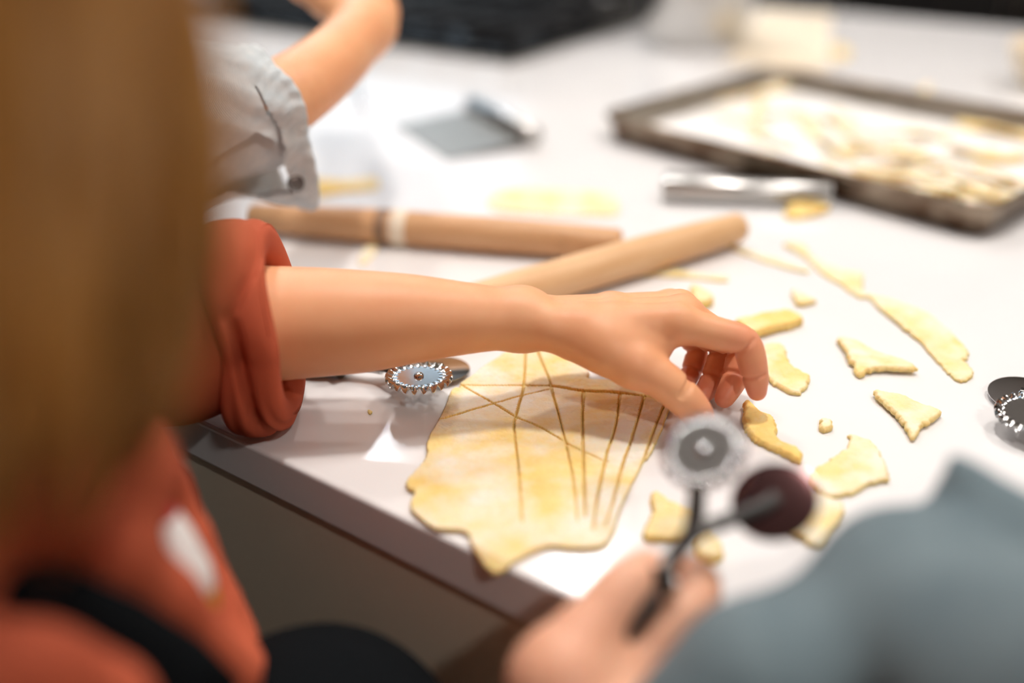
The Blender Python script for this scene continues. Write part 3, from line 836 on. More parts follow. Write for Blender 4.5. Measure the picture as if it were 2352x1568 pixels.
C_ = lambda pts, w=.00026, z=True: ((zigzag(on_top(pts)) if z else smooth_poly(on_top(pts), .002, closed=False)), w)
cuts = [C_([(1050, 882), (1095, 908), (1135, 930), (1185, 960), (1244, 986), (1318, 1030), (1373, 1056), (1400, 1066)], .00028),
        C_([(1000, 969), (1022, 965), (1135, 930), (1199, 912), (1262, 897)], .00026),
        C_([(1040, 886), (1085, 888), (1199, 888), (1266, 889)], .0003), C_([(1262, 888), (1340, 900), (1420, 905), (1545, 922), (1600, 930)], .0008),
        C_([(1207, 770), (1207, 812), (1203, 889), (1192, 934), (1185, 960), (1181, 982), (1186, 1037), (1192, 1093), (1199, 1204)]),
        C_([(1228, 770), (1236, 812), (1262, 875), (1270, 908), (1284, 960), (1297, 1011), (1314, 1093), (1321, 1145), (1326, 1200)]),
        C_([(1340, 900), (1338, 967), (1339, 1034), (1342, 1130), (1343, 1190)], .00036),
        C_([(1425, 904), (1414, 982), (1392, 1052), (1370, 1160), (1362, 1219)], .0003),
        C_([(1482, 908), (1451, 1011), (1429, 1074), (1406, 1163), (1390, 1210)], .0003),
        C_([(1530, 925), (1503, 989), (1473, 1074), (1443, 1148), (1420, 1200)], .0003)]
RES = .00030
lo, m_ = sheet_cells(out, cuts, RES, 0)
lab, nk = components(m_)
sheet = tag(empty('dough_sheet', (*lo + .08, CT)), 'large floured yellow dough sheet with wavy cuts at the worktop edge', 'dough')
lo2, m2 = sheet_cells(out, [], .0008, 0)
p2 = np.pad(m2, 1); m2 = m2 & p2[:-2, 1:-1] & p2[2:, 1:-1] & p2[1:-1, :-2] & p2[1:-1, 2:]
V, F = cell_mesh(lo2, m2, .0008, lambda x, y: lie(x, y), .0011, 2); link('bottom_layer', mesh_from('bottom_layer', V, F), M['dough3'], sheet)
for i in range(1, nk + 1):
    c = lab == i
    if c.sum() < 60: continue
    a, b = np.argwhere(c).min(0), np.argwhere(c).max(0) + 1
    V, F = cell_mesh(lo + a * RES, c[a[0]:b[0], a[1]:b[1]], RES, lambda x, y, s=i: lie(x, y, .0006, 90, 5) + .0006 + .00012 * (s % 3), .0022, 2)
    link('dough_piece', mesh_from('dough_piece', V, F), M['dough'], sheet)
Z8 = lambda pts: [(1600 + x * .4656, 520 + y * .4656) for x, y in pts]
def scrap(pts, label, m='dough2', th=.0028, wav=.0015, seed=1, res=.00055, jag=.0003, name='dough_scrap', f=70, lift=0):
    o = smooth_poly(on_top(pts, CT + th * .6), .0016, jag * 1.7); lo, mm = sheet_cells(o, [], res, 0)
    V, F = cell_mesh(lo, mm, res, lambda x, y: lie(x, y, wav, f, seed) + lift, th, 3, 1)
    return tag(link(name, mesh_from(name, V, F), M[m]), label, 'dough', 'dough scraps on the worktop')
scrap(Z8([(430, 95), (470, 85), (530, 95), (560, 140), (640, 180), (720, 215), (790, 220), (820, 245), (820, 310), (850, 335), (950, 360), (1050, 395), (1150, 440), (1250, 520), (1330, 600), (1335, 650), (1310, 660), (1345, 690), (1362, 740), (1300, 765), (1250, 730), (1190, 670), (1100, 570), (1000, 490), (900, 405), (850, 355), (790, 345), (700, 280), (620, 235), (560, 175), (490, 125)]),
      'longest dough strip, narrowing in the middle, right of the slanting rolling pin', th=.0022, wav=.001, seed=2)
scrap(Z8([(470, 320), (530, 345), (585, 370), (570, 380), (495, 388)]), 'tiny dough triangle between the hand and the longest strip', th=.003, seed=3)
scrap(Z8([(190, 470), (300, 445), (400, 425), (470, 425), (525, 460), (500, 480), (400, 505), (310, 535), (270, 540)]), 'thick yellow dough strip just behind the knuckles', 'dough3', .006, .002, 4)
scrap(Z8([(330, 590), (420, 590), (450, 680), (500, 720), (555, 745), (545, 790), (510, 825), (460, 820), (400, 785), (350, 760), (300, 700)]), 'crumpled floury dough piece right beside the curled fingers', th=.003, wav=.004, seed=5, f=110)
scrap(Z8([(690, 560), (720, 555), (800, 575), (870, 615), (960, 650), (1020, 670), (1075, 700), (1070, 720), (940, 715), (860, 720), (800, 740), (760, 680), (730, 620)]), 'pointed dough triangle below the longest strip', th=.0035, wav=.0025, seed=6, f=90)
scrap(Z8([(870, 832), (960, 835), (1040, 855), (1080, 880), (1170, 905), (1200, 925), (1190, 950), (1110, 1000), (1075, 1050), (1050, 1040), (1010, 970), (960, 920)]), 'three-cornered dough piece nearest the fluted wheel at the right edge', th=.0032, wav=.0035, seed=8, f=80)
scrap(Z8([(610, 950), (660, 955), (665, 995), (630, 1008), (608, 995)]), 'single small dough crumb right of the held pastry cutter', th=.0035, wav=.001, seed=9, res=.0005)
scrap(Z8([(235, 880), (260, 875), (330, 930), (370, 945), (395, 990), (395, 1040), (430, 1070), (500, 1100), (525, 1130), (520, 1160), (470, 1140), (350, 1085), (270, 1040), (230, 960)]), 'crescent-shaped dough piece right behind the held pastry cutter', 'dough3', .004, .003, 10, f=90)
scrap(Z8([(750, 1030), (800, 1035), (870, 1070), (920, 1150), (948, 1240), (940, 1255), (860, 1270), (760, 1320), (640, 1330), (570, 1270), (560, 1230), (600, 1190), (700, 1120), (750, 1080)]), 'widest dough scrap, flaring beside the smooth wheel of the held cutter', th=.0028, wav=.0015, seed=11)
scrap([(1848, 1126), (1880, 1140), (1915, 1150), (1940, 1172), (1905, 1225), (1876, 1253), (1840, 1236), (1805, 1215), (1830, 1160)], 'dough piece between the held cutter and the grey-blue sleeve', th=.003, wav=.0012, seed=12)
scrap([(1502, 1130), (1538, 1150), (1595, 1181), (1602, 1205), (1584, 1227), (1508, 1240), (1477, 1227), (1495, 1186)], 'dough piece left of the held cutter, beside the cut dough sheet', 'dough3', .0035, .002, 13)
scrap([(1630, 1222), (1656, 1253), (1656, 1278), (1625, 1286), (1598, 1268), (1605, 1237)], 'small yellow dough piece right behind the ferrule of the held cutter', 'dough3', .0045, .002, 14)
scrap([(1149, 437), (1364, 440), (1411, 454), (1418, 491), (1364, 496), (1140, 482)], 'pale rectangular dough piece behind the two rolling pins', 'dough2', .0016, .0005, 15)
scrap([(715, 415), (790, 416), (860, 408), (862, 432), (790, 440), (715, 450)], 'dough strip just right of the light cuff, behind the pin', 'dough3', .0025, .001, 16)
scrap([(685, 340), (706, 352), (712, 370), (705, 392), (688, 385)], 'small dough bit peeking out behind the light cuff', 'dough3', .003, .001, 17)
scrap([(825, 605), (835, 572), (862, 556), (866, 572), (842, 602)], 'dough flake between forearm and farther rolling pin', 'dough2', .002, .001, 18)
scrap([(1585, 662), (1612, 666), (1638, 683), (1630, 698), (1598, 700)], 'thick dough chunk right above the raised knuckles', 'dough3', .006, .001, 19)
scrap([(1800, 488), (1830, 470), (1850, 465), (1895, 470), (1900, 485), (1860, 497), (1820, 500)], 'crumpled dough scrap at the right end of the shiny bench scraper', 'dough3', .004, .004, 20, f=140)
scrap([(1916, 108), (1945, 110), (1950, 130), (1922, 134)], 'lone dough bit far back beside the baking paper', 'dough3', .004, .001, 21)
scrap([(845, 942), (853, 943), (855, 948), (847, 950)], 'tiny dough crumb on the worktop beside the rust cuff', 'dough3', .0012, 0, 22, .00035, .0001)
ribbon('dough_scrap', [T(1420, 634), T(1500, 630), T(1590, 636), T(1672, 644)], .011, .0016, M['dough2'], 'thin pale dough strip along the slanting rolling pin', 'dough', 'dough scraps on the worktop', .0005, 5)
ribbon('dough_scrap', [T(1678, 566), T(1735, 590), T(1800, 612), T(1856, 626)], .009, .0016, M['dough2'], 'thin faint dough strip left of the longest strip', 'dough', 'dough scraps on the worktop', .0005, 6)

# ------------------------------------------------------------------ people
def box_of(pts, m): return np.min(pts, 0) - m, np.max(pts, 0) + m
def mm(v): return v / 1000.0
def finger_field(base, segs, k=.0028):
    g = SDF.__new__(SDF); g.lo, g.res, g.shape = base.lo, base.res, base.shape; g.f = np.full(g.shape, 9.0, np.float32)
    g.smooth_chain([s[0] for s in segs], [s[1] for s in segs], 5, k * .25); return g
def crease(S, p, d, r, depth=.0006, w=.0006, side=(0, 0, -1), arc=1.35):
    """skin fold across the direction d at p, on one side of the finger"""
    d = unit(d); u = np.array(side, float); u = unit(u - d * (u @ d)); v = np.cross(d, u); n = 10
    q = [p + r * (math.cos(t) * u + math.sin(t) * v) for t in np.linspace(-arc, arc, n + 1)]
    for i in range(n): S.cut(q[i], q[i + 1], depth, k=w)

# --- the seated child in the rust shirt: left forearm and hand
J = lambda x, y, d, r: (U(x, y, d), r)
fore = [J(210, 772, .556, .037), J(420, 752, .556, .0350), J(690, 741, .558, .0312), J(830, 738, .559, .0287), J(950, 732, .560, .0248), J(1100, 731, .563, .0192), J(1200, 733, .567, .0168)]
wr_n, wr_f = J(1255, 748, .560, .0130), J(1255, 727, .588, .0118)
mcp = [J(1553, 742, .560, .0115), J(1568, 722, .578, .0110), J(1560, 708, .596, .0102), J(1540, 702, .612, .0092)]
fing = [[J(1553, 742, .560, .0112), J(1640, 764, .560, .0092), J(1711, 788, .561, .0086), J(1733, 858, .564, .0076), J(1739, 898, .567, .0056)],
        [J(1568, 722, .578, .0108), J(1650, 770, .583, .0090), J(1697, 800, .586, .0084), J(1690, 862, .584, .0078), J(1664, 914, .580, .0058)],
        [J(1560, 708, .596, .0100), J(1625, 770, .600, .0086), J(1656, 806, .603, .0080), J(1638, 870, .599, .0074), J(1612, 908, .591, .0056)],
        [J(1540, 702, .612, .0090), J(1580, 765, .614, .0076), J(1600, 806, .615, .0070), J(1588, 852, .610, .0064), J(1570, 884, .603, .0050)]]
thumb = [J(1330, 772, .560, .0150), J(1455, 838, .552, .0128), J(1520, 872, .551, .0108), J(1571, 915, .553, .0098), J(1600, 946, .556, .0086), J(1616, 966, .558, .0062)]
allp = [j[0] for c in fing for j in c] + [j[0] for j in fore + thumb]
lo, hi = box_of([p for p in allp if p[0] > U(560, 741, .558)[0]], .042)
S = SDF(lo, hi, .0009)
S.smooth_chain([j[0] for j in fore], [j[1] for j in fore])
wc = J(1200, 733, .567, .0168)
S.add(wc[0], wr_n[0], .0165, .0140, .008); S.add(wc[0], wr_f[0], .0160, .0130, .008)
wb = [U(1262, 746, .562), U(1262, 738, .572), U(1262, 728, .584), U(1262, 722, .594)]
for i in range(4): S.add(wb[i], mcp[i][0], .0124 - .0004 * i, mcp[i][1], .003)
for i in range(3): S.add((wb[i] + mcp[i][0]) / 2, (wb[i + 1] + mcp[i + 1][0]) / 2, .0118, .0115, .003)
for i in range(3): S.add(mcp[i][0], mcp[i + 1][0], .0095, .0090, .004)
S.chain([j[0] for j in thumb[:2]], [j[1] for j in thumb[:2]], .010)
S.add(U(1400, 790, .556), U(1500, 800, .560), .0125, .0100, .010)                 # web of the thumb
for c in fing: S.add(c[0][0], c[1][0], c[0][1], c[1][1], .0045)
for c in fing: S.merge(finger_field(S, c[1:]), .0012)
S.merge(finger_field(S, thumb[1:], .004), .004)
for c in fing:                                                                    # joint folds
    for a_, b_, r_ in ((1, 2, 0), (2, 3, 0), (3, 4, 0)):
        if a_ == 1: continue
        p = c[a_][0]; crease(S, p, c[b_][0] - c[a_ - 1][0], c[a_][1] * 1.04, .0012, .0008, U(1470, 900, .548) - p, 1.9)
for t_ in (.35, .5, .65):
    p = thumb[3][0] * (1 - t_ * .6) + thumb[2][0] * t_ * .6; crease(S, p, thumb[3][0] - thumb[2][0], thumb[3][1] * 1.07, .0010, .0010, U(1640, 880, .54) - p, 1.0)
def nail(S, c, side):
    a, b = c[-2][0], c[-1][0]; d = unit(b - a); n = unit(side - d * (side @ d)); r = c[-1][1]
    p = b + n * r * 1.02 + d * r * .1; S.cut(p - d * .003, p + d * .0045, .0016, .0018, .0006)
for c in fing: nail(S, c, c[-2][0] - c[0][0] + (c[-2][0] - mcp[0][0]) * .3)
hand_mesh = S.mesh(1)

HF = unit((.66, .75, 0)); HL = np.array([-HF[1], HF[0], 0])                         # facing, left
def head_field(S, c, fwd, sc=1.0):
    f = unit(fwd); u = unit(np.array([0, 0, 1.0]) - f * f[2]); l = np.cross(u, f)
    P = lambda x, y, z: np.array(c) + sc * (f * x + l * y + u * z)
    S.add(P(-.015, 0, .02), P(.0, 0, .025), .083 * sc, .080 * sc, .02)
    S.add(P(.035, 0, -.02), P(.045, 0, -.075), .058 * sc, .036 * sc, .03)
    for s in (1, -1):
        S.add(P(.052, .03 * s, -.025), P(.056, .028 * s, -.028), .026 * sc, k=.02)      # cheek
        S.cut(P(.090, .031 * s, .003), P(.092, .031 * s, .003), .013 * sc, k=.012)        # eye socket
        S.add(P(.068, .031 * s, .002), P(.069, .031 * s, .002), .0125 * sc, k=.002)      # eyeball
        S.add(P(-.01, .080 * s, -.03), P(-.016, .088 * s, .012), .009 * sc, .013 * sc, .006)  # ear
    S.add(P(.082, 0, .004), P(.098, 0, -.026), .008 * sc, .011 * sc, .010)               # nose
    S.add(P(.082, .014, -.053), P(.082, -.014, -.053), .007 * sc, k=.006)                # lips
    S.add(P(.080, .010, -.062), P(.080, -.010, -.062), .007 * sc, k=.006)
    S.cut(P(.094, .018, -.057), P(.094, -.018, -.057), .003 * sc, k=.003)
    return P
HC0 = np.array([-.1725, .240, 1.222])
neck = np.array([-.215, .225, 1.06]); LS, RS = np.array([-.315, .315, 1.035]), np.array([-.175, .105, 1.03])
elbow = U(210, 772, .556)
hipL, hipR = np.array([-.36, .22, .80]), np.array([-.29, .14, .80]); kneeR, kneeL = np.array([-.090, .300, .850]), np.array([-.32, .47, .80])
ankR, ankL = np.array([-.15, .25, .46]), np.array([-.38, .42, .46])
RE, RW = np.array([-.13, .02, .86]), np.array([-.05, .16, .80])
B = SDF((-.52, -.06, .36), (.05, .62, 1.34), .006)
head_field(B, HC0, (.62, .60, -.45), .95)
B.add(HC0 + (-.02, -.02, -.05), neck, .042, .046, .02)
B.add(neck + (-.02, -.01, -.06), (-.28, .18, .84), .062, .07, .03); B.add(LS, RS, .042, .042, .03)
B.chain([LS, elbow, U(600, 745, .557)], [.036, .036, .030], .01)
B.chain([RS, RE, RW, RW + (.05, .03, .0)], [.036, .034, .022, .022], .01)
B.chain([hipL, kneeL, ankL, ankL + HF * .13 + (0, 0, -.03)], [.07, .05, .034, .03], .02); B.chain([hipR, kneeR, ankR, ankR + HF * .13 + (0, 0, -.03)], [.07, .05, .034, .03], .02)
V, F = join_meshes([hand_mesh, B.mesh()])
def blush(me, V, pts, rad):
    w_ = np.zeros(len(V))
    for p, a_ in pts: w_ = np.maximum(w_, a_ * np.exp(-(np.linalg.norm(V - p, axis=1) / rad) ** 2))
    at = me.attributes.new('blush', 'FLOAT', 'POINT'); at.data.foreach_set('value', w_.astype(np.float32))
me = mesh_from('person', V, F)
blush(me, V, [(c_[-1][0], 1.0) for c_ in fing] + [(c_[2][0], .7) for c_ in fing] + [(c_[3][0], .8) for c_ in fing] + [(thumb[-1][0], .8), (thumb[1][0], .2)], .016)
child = link('person', me, M['skin'])
tag(child, 'person in a rust shirt with long golden hair, reaching bare forearm over the dough', 'person')

# rust shirt
S = SDF((-.50, -.08, .76), (.0, .62, 1.16), .004)
S.add((-.245, .215, 1.01), (-.275, .19, .84), .085, .095, .03, HF, 1.15)
S.add(LS, neck, .052, .055, .03); S.add(RS, neck, .052, .055, .03)
S.chain([LS, elbow, U(400, 778, .556), U(500, 765, .557)], [.052, .050, .045, .039], .02)
S.chain([RS, RE, RE * .4 + RW * .6], [.052, .048, .042], .02)
S.add(U(-150, 1110, .31), U(230, 1075, .36), .034, .028, .02)                       # right chest
E3 = [U(325, 1020, .40), U(385, 1120, .425), U(432, 1235, .43), U(500, 1400, .43), U(565, 1555, .42)]
S.chain(E3, [.014, .011, .0105, .011, .012], .006)                                 # far edge of the open shirt
I3 = [U(60, 1150, .325), U(230, 1255, .345), U(380, 1385, .37), U(545, 1550, .40)]
S.chain(I3, [.021, .016, .0125, .011], .008)                                       # near edge
S.chain([U(-120, 1590, .27), U(60, 1575, .285), U(200, 1640, .30)], [.017, .018, .02], .01)           # right sleeve
W3 = [U(200, 1060, .42), U(300, 1180, .455), U(390, 1320, .46), U(520, 1500, .45)]
S.chain(W3, [.022, .020, .020, .018], .01)                                         # cloth behind the opening
S.wrinkle(.0035, 75, 3)
V, F = S.mesh()
shirt = link('shirt', mesh_from('shirt', V, F), M['rust'], child)
# printed strip in the opening
pl = [U(255, 1070, .372), U(298, 1165, .380), U(350, 1262, .384), U(400, 1350, .388), U(450, 1430, .392)]
b = MB(); b.tube(pl, [.012, .014, .017, .017, .012], 14, flat=.35, up=(.6, -.6, .3)); b.build('printed_patch', M['patch'], child)
# black shirt tail or apron, trousers
S = SDF((-.52, .02, .40), (.06, .56, 1.02), .006)
S.add((-.215, .355, .98), (-.205, .345, .82), .052, .075, .03)
S.add((-.25, .24, .92), (-.29, .19, .80), .10, .105, .03)
S.chain([U(330, 1050, .48), U(385, 1140, .49), U(400, 1240, .49), U(380, 1400, .50)], [.015, .0145, .014, .03], .01)
S.chain([hipR, kneeR, ankR], [.092, .066, .05], .02); S.chain([hipL, kneeL, ankL], [.088, .066, .05], .02)
S.wrinkle(.003, 60, 4)
V, F = S.mesh(); link('black_trousers', mesh_from('black_trousers', V, F), M['black'], child)
b = MB(); b.tube([U(-60, 1370, .300), U(120, 1410, .315), U(260, 1475, .335), U(400, 1560, .355), U(480, 1640, .36)], [.013, .015, .016, .016, .016], 14, flat=.5, up=(.6, -.6, .3)); b.build('black_band', M['black'], child)  # black band across the shirt front, below its near edge
# shoes
for a_ in (ankL, ankR):
    S = SDF(a_ - (.08, .08, .10), a_ + (.22, .22, .06), .005)
    S.add(a_ + (0, 0, -.02), a_ + HF * .13 + (0, 0, -.045), .042, .038, .02, UZ, 1.1)
    V, F = S.mesh(); link('shoe', mesh_from('shoe', V, F), M['handle'], child)

# rolled cuff of the rust sleeve
def ring_cloth(c, ax, up, prof, nth=160, nph=72):
    ax = unit(ax); up = unit(np.array(up) - ax * (ax @ np.array(up))); sd = np.cross(ax, up)
    V = np.zeros((nth, nph, 3))
    for i in range(nth):
        th = 2 * math.pi * i / nth
        for j in range(nph):
            ph = 2 * math.pi * j / nph
            s, r, sh = prof(th, ph)
            V[i, j] = np.array(c) + ax * (s + sh) + r * (math.cos(th) * up + math.sin(th) * sd)
    F = [(i * nph + j, ((i + 1) % nth) * nph + j, ((i + 1) % nth) * nph + (j + 1) % nph, i * nph + (j + 1) % nph) for i in range(nth) for j in range(nph)]
    return V.reshape(-1, 3), F
cc = U(604, 752, .557); cax = U(680, 748, .558) - U(500, 752, .556)
def cuff_prof(th, ph):
    ct_, st_ = math.cos(th), math.sin(th)
    rout = .0475 + .0125 * abs(ct_) ** 1.5 + (.0035 if ct_ < 0 else .002) * abs(ct_)    # loop is taller than wide
    w = .0168 + .002 * math.cos(2 * th + .5); th_ = .0095 + .003 * abs(ct_)
    s = w * math.copysign(abs(math.cos(ph)) ** .75, math.cos(ph)); r = rout - th_ + th_ * math.copysign(abs(math.sin(ph)) ** .8, math.sin(ph))
    if math.sin(ph) > 0:
        tt = th % (2 * math.pi)
        g0 = float(np.interp(tt, [.3, .6, 1.0, 1.6, 2.3, 2.8, 4, 5.5], [.016, .010, -.005, -.004, .003, .011, .004, .006]))
        gd = float(np.interp(tt, [0, .4, .9, 1.5, 2.4, 2.9, 3.3, 4.5, 6], [.001, .004, .0055, .0085, .0075, .006, .002, .003, .001]))
        x = (s - g0) / .0030; r -= gd * math.exp(-x * x)
        x = (s - g0 - .0085) / .0022; r -= .0030 * math.exp(-x * x) * max(0, math.sin((tt - 1.9) * 1.6))
        x = (s + .0095) / .0028; r -= .0018 * math.exp(-x * x) * math.exp(-((tt - 2.2) / .45) ** 2)
        r += .0012 * math.sin(3 * th + 1 + s * 60) + .0005 * math.sin(6 * th - s * 90)
    sh = -.0110 * max(0, ct_) ** 2 + .0015 * math.sin(2 * th) + (.002 if ct_ < 0 else 0) * ct_
    return s, r, sh
V, F = ring_cloth(cc, cax, UZ, cuff_prof)
cuff = link('rolled_cuff', mesh_from('rolled_cuff', V, F), M['rust'], child)
st = []
for i in range(60):
    th = -1.2 + 2.4 * i / 59; s, r, sh = cuff_prof(th, .62); ax2 = unit(cax); u2 = unit(UZ - ax2 * (ax2 @ UZ)); s2 = np.cross(ax2, u2)
    st.append(cc + ax2 * (s + sh) + (r + .0002) * (math.cos(th) * u2 + math.sin(th) * s2))
MB().tube(st, .00045, 6).build('seam', M['rust'], cuff)

# long golden hair
def hair(parent, c, sc, fwd, mat_, n=260, seed=1, length=.2, taper=.10, thick=1.0):
    r = np.random.default_rng(seed); f = unit((fwd[0], fwd[1], 0)); l = np.array([-f[1], f[0], 0]); b = MB()
    S = SDF(np.array(c) - .18, np.array(c) + .16, .006)
    S.add(np.array(c) + f * -.015 + UZ * .025, np.array(c) + f * -.005 + UZ * .03, .092 * sc, .088 * sc, .02)
    S.add(np.array(c) - f * .045 + UZ * -.02, np.array(c) - f * .04 - UZ * .10, .075 * sc, .055 * sc, .03)
    if True:
        S.cut(np.array(c) + f * .11 - UZ * .045, np.array(c) + f * .12 - UZ * .05, .075 * sc, k=.01)
    V, F = S.mesh(); b.add(V, F.tolist())
    for i in range(n):
        az = r.uniform(-2.35, 2.35) + math.pi; top = r.uniform(.1, .9)
        P = []; R0 = .096 * sc; ph, am = r.random() * 6, r.uniform(.003, .010)
        ln = length * r.uniform(.75, 1.1); dep = r.uniform(-.007, .003)
        for t in np.linspace(0, 1, 14):
            e = math.pi / 2 * top * (1 - t * 2.2) if t < .45 else 0
            e = max(e, 0); d = f * math.cos(az) + l * math.sin(az)
            if t < .45: p = np.array(c) + UZ * (.025 + R0 * math.sin(e)) + d * R0 * math.cos(e) - f * .012
            else:
                q = (t - .45) / .55; rr = R0 * (1 + .08 * math.sin(q * 3 + ph) + .04 - taper * q ** 4)
                p = np.array(c) + UZ * (.025 - ln * q) + d * rr - f * .012
            p = p + (np.cross(d, UZ) * math.sin(t * 9 + ph) + d * math.cos(t * 8 + ph)) * am * t + d * dep
            P.append(p)
        b.tube(P, np.interp(np.linspace(0, 1, 14), [0, .2, .7, 1], [.002, .0042, .0038, .0010]) * r.uniform(.6, 1.25) * thick, 5)
    return b.build('hair', mat_, parent)
hair(child, HC0, 1.06, (.62, .60, 0), M['hair'], 1000, 1, .160, .34)

# --- stool the child sits on
sc_ = (hipL + hipR) / 2 + HF * .03; sz = .715
stl = tag(empty('bar_stool', (sc_[0], sc_[1], 0)), 'tall round wooden bar stool under the seated person', 'stool')
SM = frame((sc_[0], sc_[1], 0), HF, HL, UZ)
MB().lathe([(.005, sz - .035), (.165, sz - .035), (.175, sz - .025), (.175, sz - .008), (.165, sz), (.005, sz)], 40, SM).build('seat', M['stool'], stl, True, 40)
for sx in (1, -1):
    for sy in (1, -1):
        MB().tube([(sx * .10, sy * .10, sz - .035), (sx * .17, sy * .17, 0.002)], [.016, .013], 12, SM).build('leg', M['stool'], stl)
for k_ in range(4):
    c0 = [(1, 1), (1, -1), (-1, -1), (-1, 1), (1, 1)]; q0, q1 = c0[k_], c0[k_ + 1]
    MB().tube([(q0[0] * .144, q0[1] * .144, .26), (q1[0] * .144, q1[1] * .144, .26)], .009, 10, SM).build('rung', M['stool'], stl)

# --- standing bodies of the two other people
def stand(B, ctr, fw, nz, headfw, hs=1.0):
    """head, neck, trunk and legs into the field B; returns points"""
    c = np.array([ctr[0], ctr[1], 0.0]); f = unit((*fw, 0)); l = np.array([-f[1], f[0], 0])
    hc = c + UZ * (nz + .15 * hs) + f * .03; head_field(B, hc, headfw, hs)
    B.add(hc - UZ * .05 - f * .02, c + UZ * nz, .045, .05, .02)
    hip = nz * .56
    B.add(c + UZ * (nz - .07), c + UZ * hip, .10, .10, .03, f, 1.25)
    for s in (1, -1):
        h = c + l * .075 * s + UZ * hip
        B.chain([h, h * (1, 1, 0) + UZ * hip * .52 + f * .02, h * (1, 1, 0) + UZ * .07], [.075, .052, .036], .02)
        B.add(h * (1, 1, 0) + UZ * .045, h * (1, 1, 0) + f * .13 + UZ * .03, .034, .028, .01)
    return c, f, l, hc, hip
def trousers(par, c, f, l, hip, m_):
    S = SDF(c - .26 + UZ * .26, c + .26 + UZ * (hip - .26 + .16), .008)
    S.add(c + UZ * (hip + .05), c + UZ * (hip - .04), .105, .11, .02, f, 1.15)
    for s in (1, -1):
        h = c + l * .078 * s + UZ * hip
        S.chain([h, h * (1, 1, 0) + UZ * hip * .52 + f * .02, h * (1, 1, 0) + UZ * .09], [.095, .070, .056], .02)
    V, F = S.mesh(); link('trousers', mesh_from('trousers', V, F), m_, par)
    for s in (1, -1):
        h = c + l * .075 * s; S = SDF(h - .1, h + (.22, .24, .12), .006)
        S.add(h + UZ * .045, h + f * .14 + UZ * .042, .042, .040, .02); V, F = S.mesh(); V[:, 2] = np.maximum(V[:, 2], .001)
        link('shoe', mesh_from('shoe', V, F), M['handle'], par)

# person in the pale chambray shirt, beyond the child
c2, f2 = (-.70, .46), NY[:2]
sh2 = np.array([-.57, .40, 1.16]); el2 = U(140, 330, .66)
arm2 = [J(140, 330, .66, .036), J(420, 300, .672, .032), J(560, 270, .685, .0290), J(680, 205, .705, .0262), J(770, 135, .765, .0250), J(826, 72, .825, .0235)]
palm2 = [J(826, 72, .825, .0240), J(838, 25, .86, .0235), J(815, -25, .90, .022)]
th2 = [J(800, 30, .84, .016), J(745, 5, .85, .012), J(690, -30, .86, .0105), J(650, -55, .87, .0085)]
S = SDF(*box_of([j[0] for j in arm2[2:] + palm2 + th2] + [U(760, -130, 1.0), U(830, -110, 1.02)], .04), .0022)
S.smooth_chain([j[0] for j in arm2], [j[1] for j in arm2]); S.chain([j[0] for j in palm2], [j[1] for j in palm2], .012)
S.add(U(790, 30, .84), U(765, -15, .885), .016, .015, .012); S.add(U(870, 60, .84), U(868, 5, .885), .0150, .0145, .014)
S.chain([j[0] for j in th2], [j[1] for j in th2], .006)
for i in range(4):
    x0 = 745 + 38 * i; fs = [(U(x0 + 20, -30 + 6 * i, .90), .0100), (U(x0 + 5, -85, .94), .0090), (U(x0 - 10, -105, .985), .0080), (U(x0 - 20, -100, 1.01), .0062)]
    S.merge(finger_field(S, fs), .003)
arm_mesh = S.mesh()
B = SDF((-1.05, .1, 0), (-.2, .85, 1.62), .009)
c, f, l, hc, hip = stand(B, c2, f2, 1.24, (.6, .7, -.4))
B.add(c + l * .15 + UZ * 1.16, c - l * .15 + UZ * 1.16, .05, .05, .03)
B.chain([sh2, el2, U(500, 285, .68)], [.044, .038, .031], .02)
lel = c + l * .20 + f * .05 + UZ * .93; B.chain([c + l * .15 + UZ * 1.16, lel, lel + f * .22 + UZ * .03], [.044, .036, .026], .02)
V, F = join_meshes([arm_mesh, B.mesh()])
per2 = tag(link('person', mesh_from('person', V, F), M['skin']), 'person in a pale blue chambray shirt whose bare forearm reaches to the cooktop', 'person')
S = SDF((-1.05, .1, .60), (-.1, .80, 1.32), .006)
S.add(c + UZ * 1.14, c + UZ * .68, .125, .135, .03, f, 1.2); S.add(c + l * .15 + UZ * 1.17, c - l * .14 + UZ * 1.17, .06, .06, .04)
S.chain([sh2, el2, U(380, 300, .67), U(600, 280, .692)], [.062, .050, .042, .0335], .02)
S.chain([c + l * .15 + UZ * 1.16, lel, lel + f * .12 + UZ * .02], [.06, .05, .044], .02)
S.wrinkle(.003, 60, 6); V, F = S.mesh(); link('shirt', mesh_from('shirt', V, F), M['chambray'], per2)
trousers(per2, c, f, l, hip, M['black']); hair(per2, hc, 1.02, f, M['hair2'], 500, 4, .10)
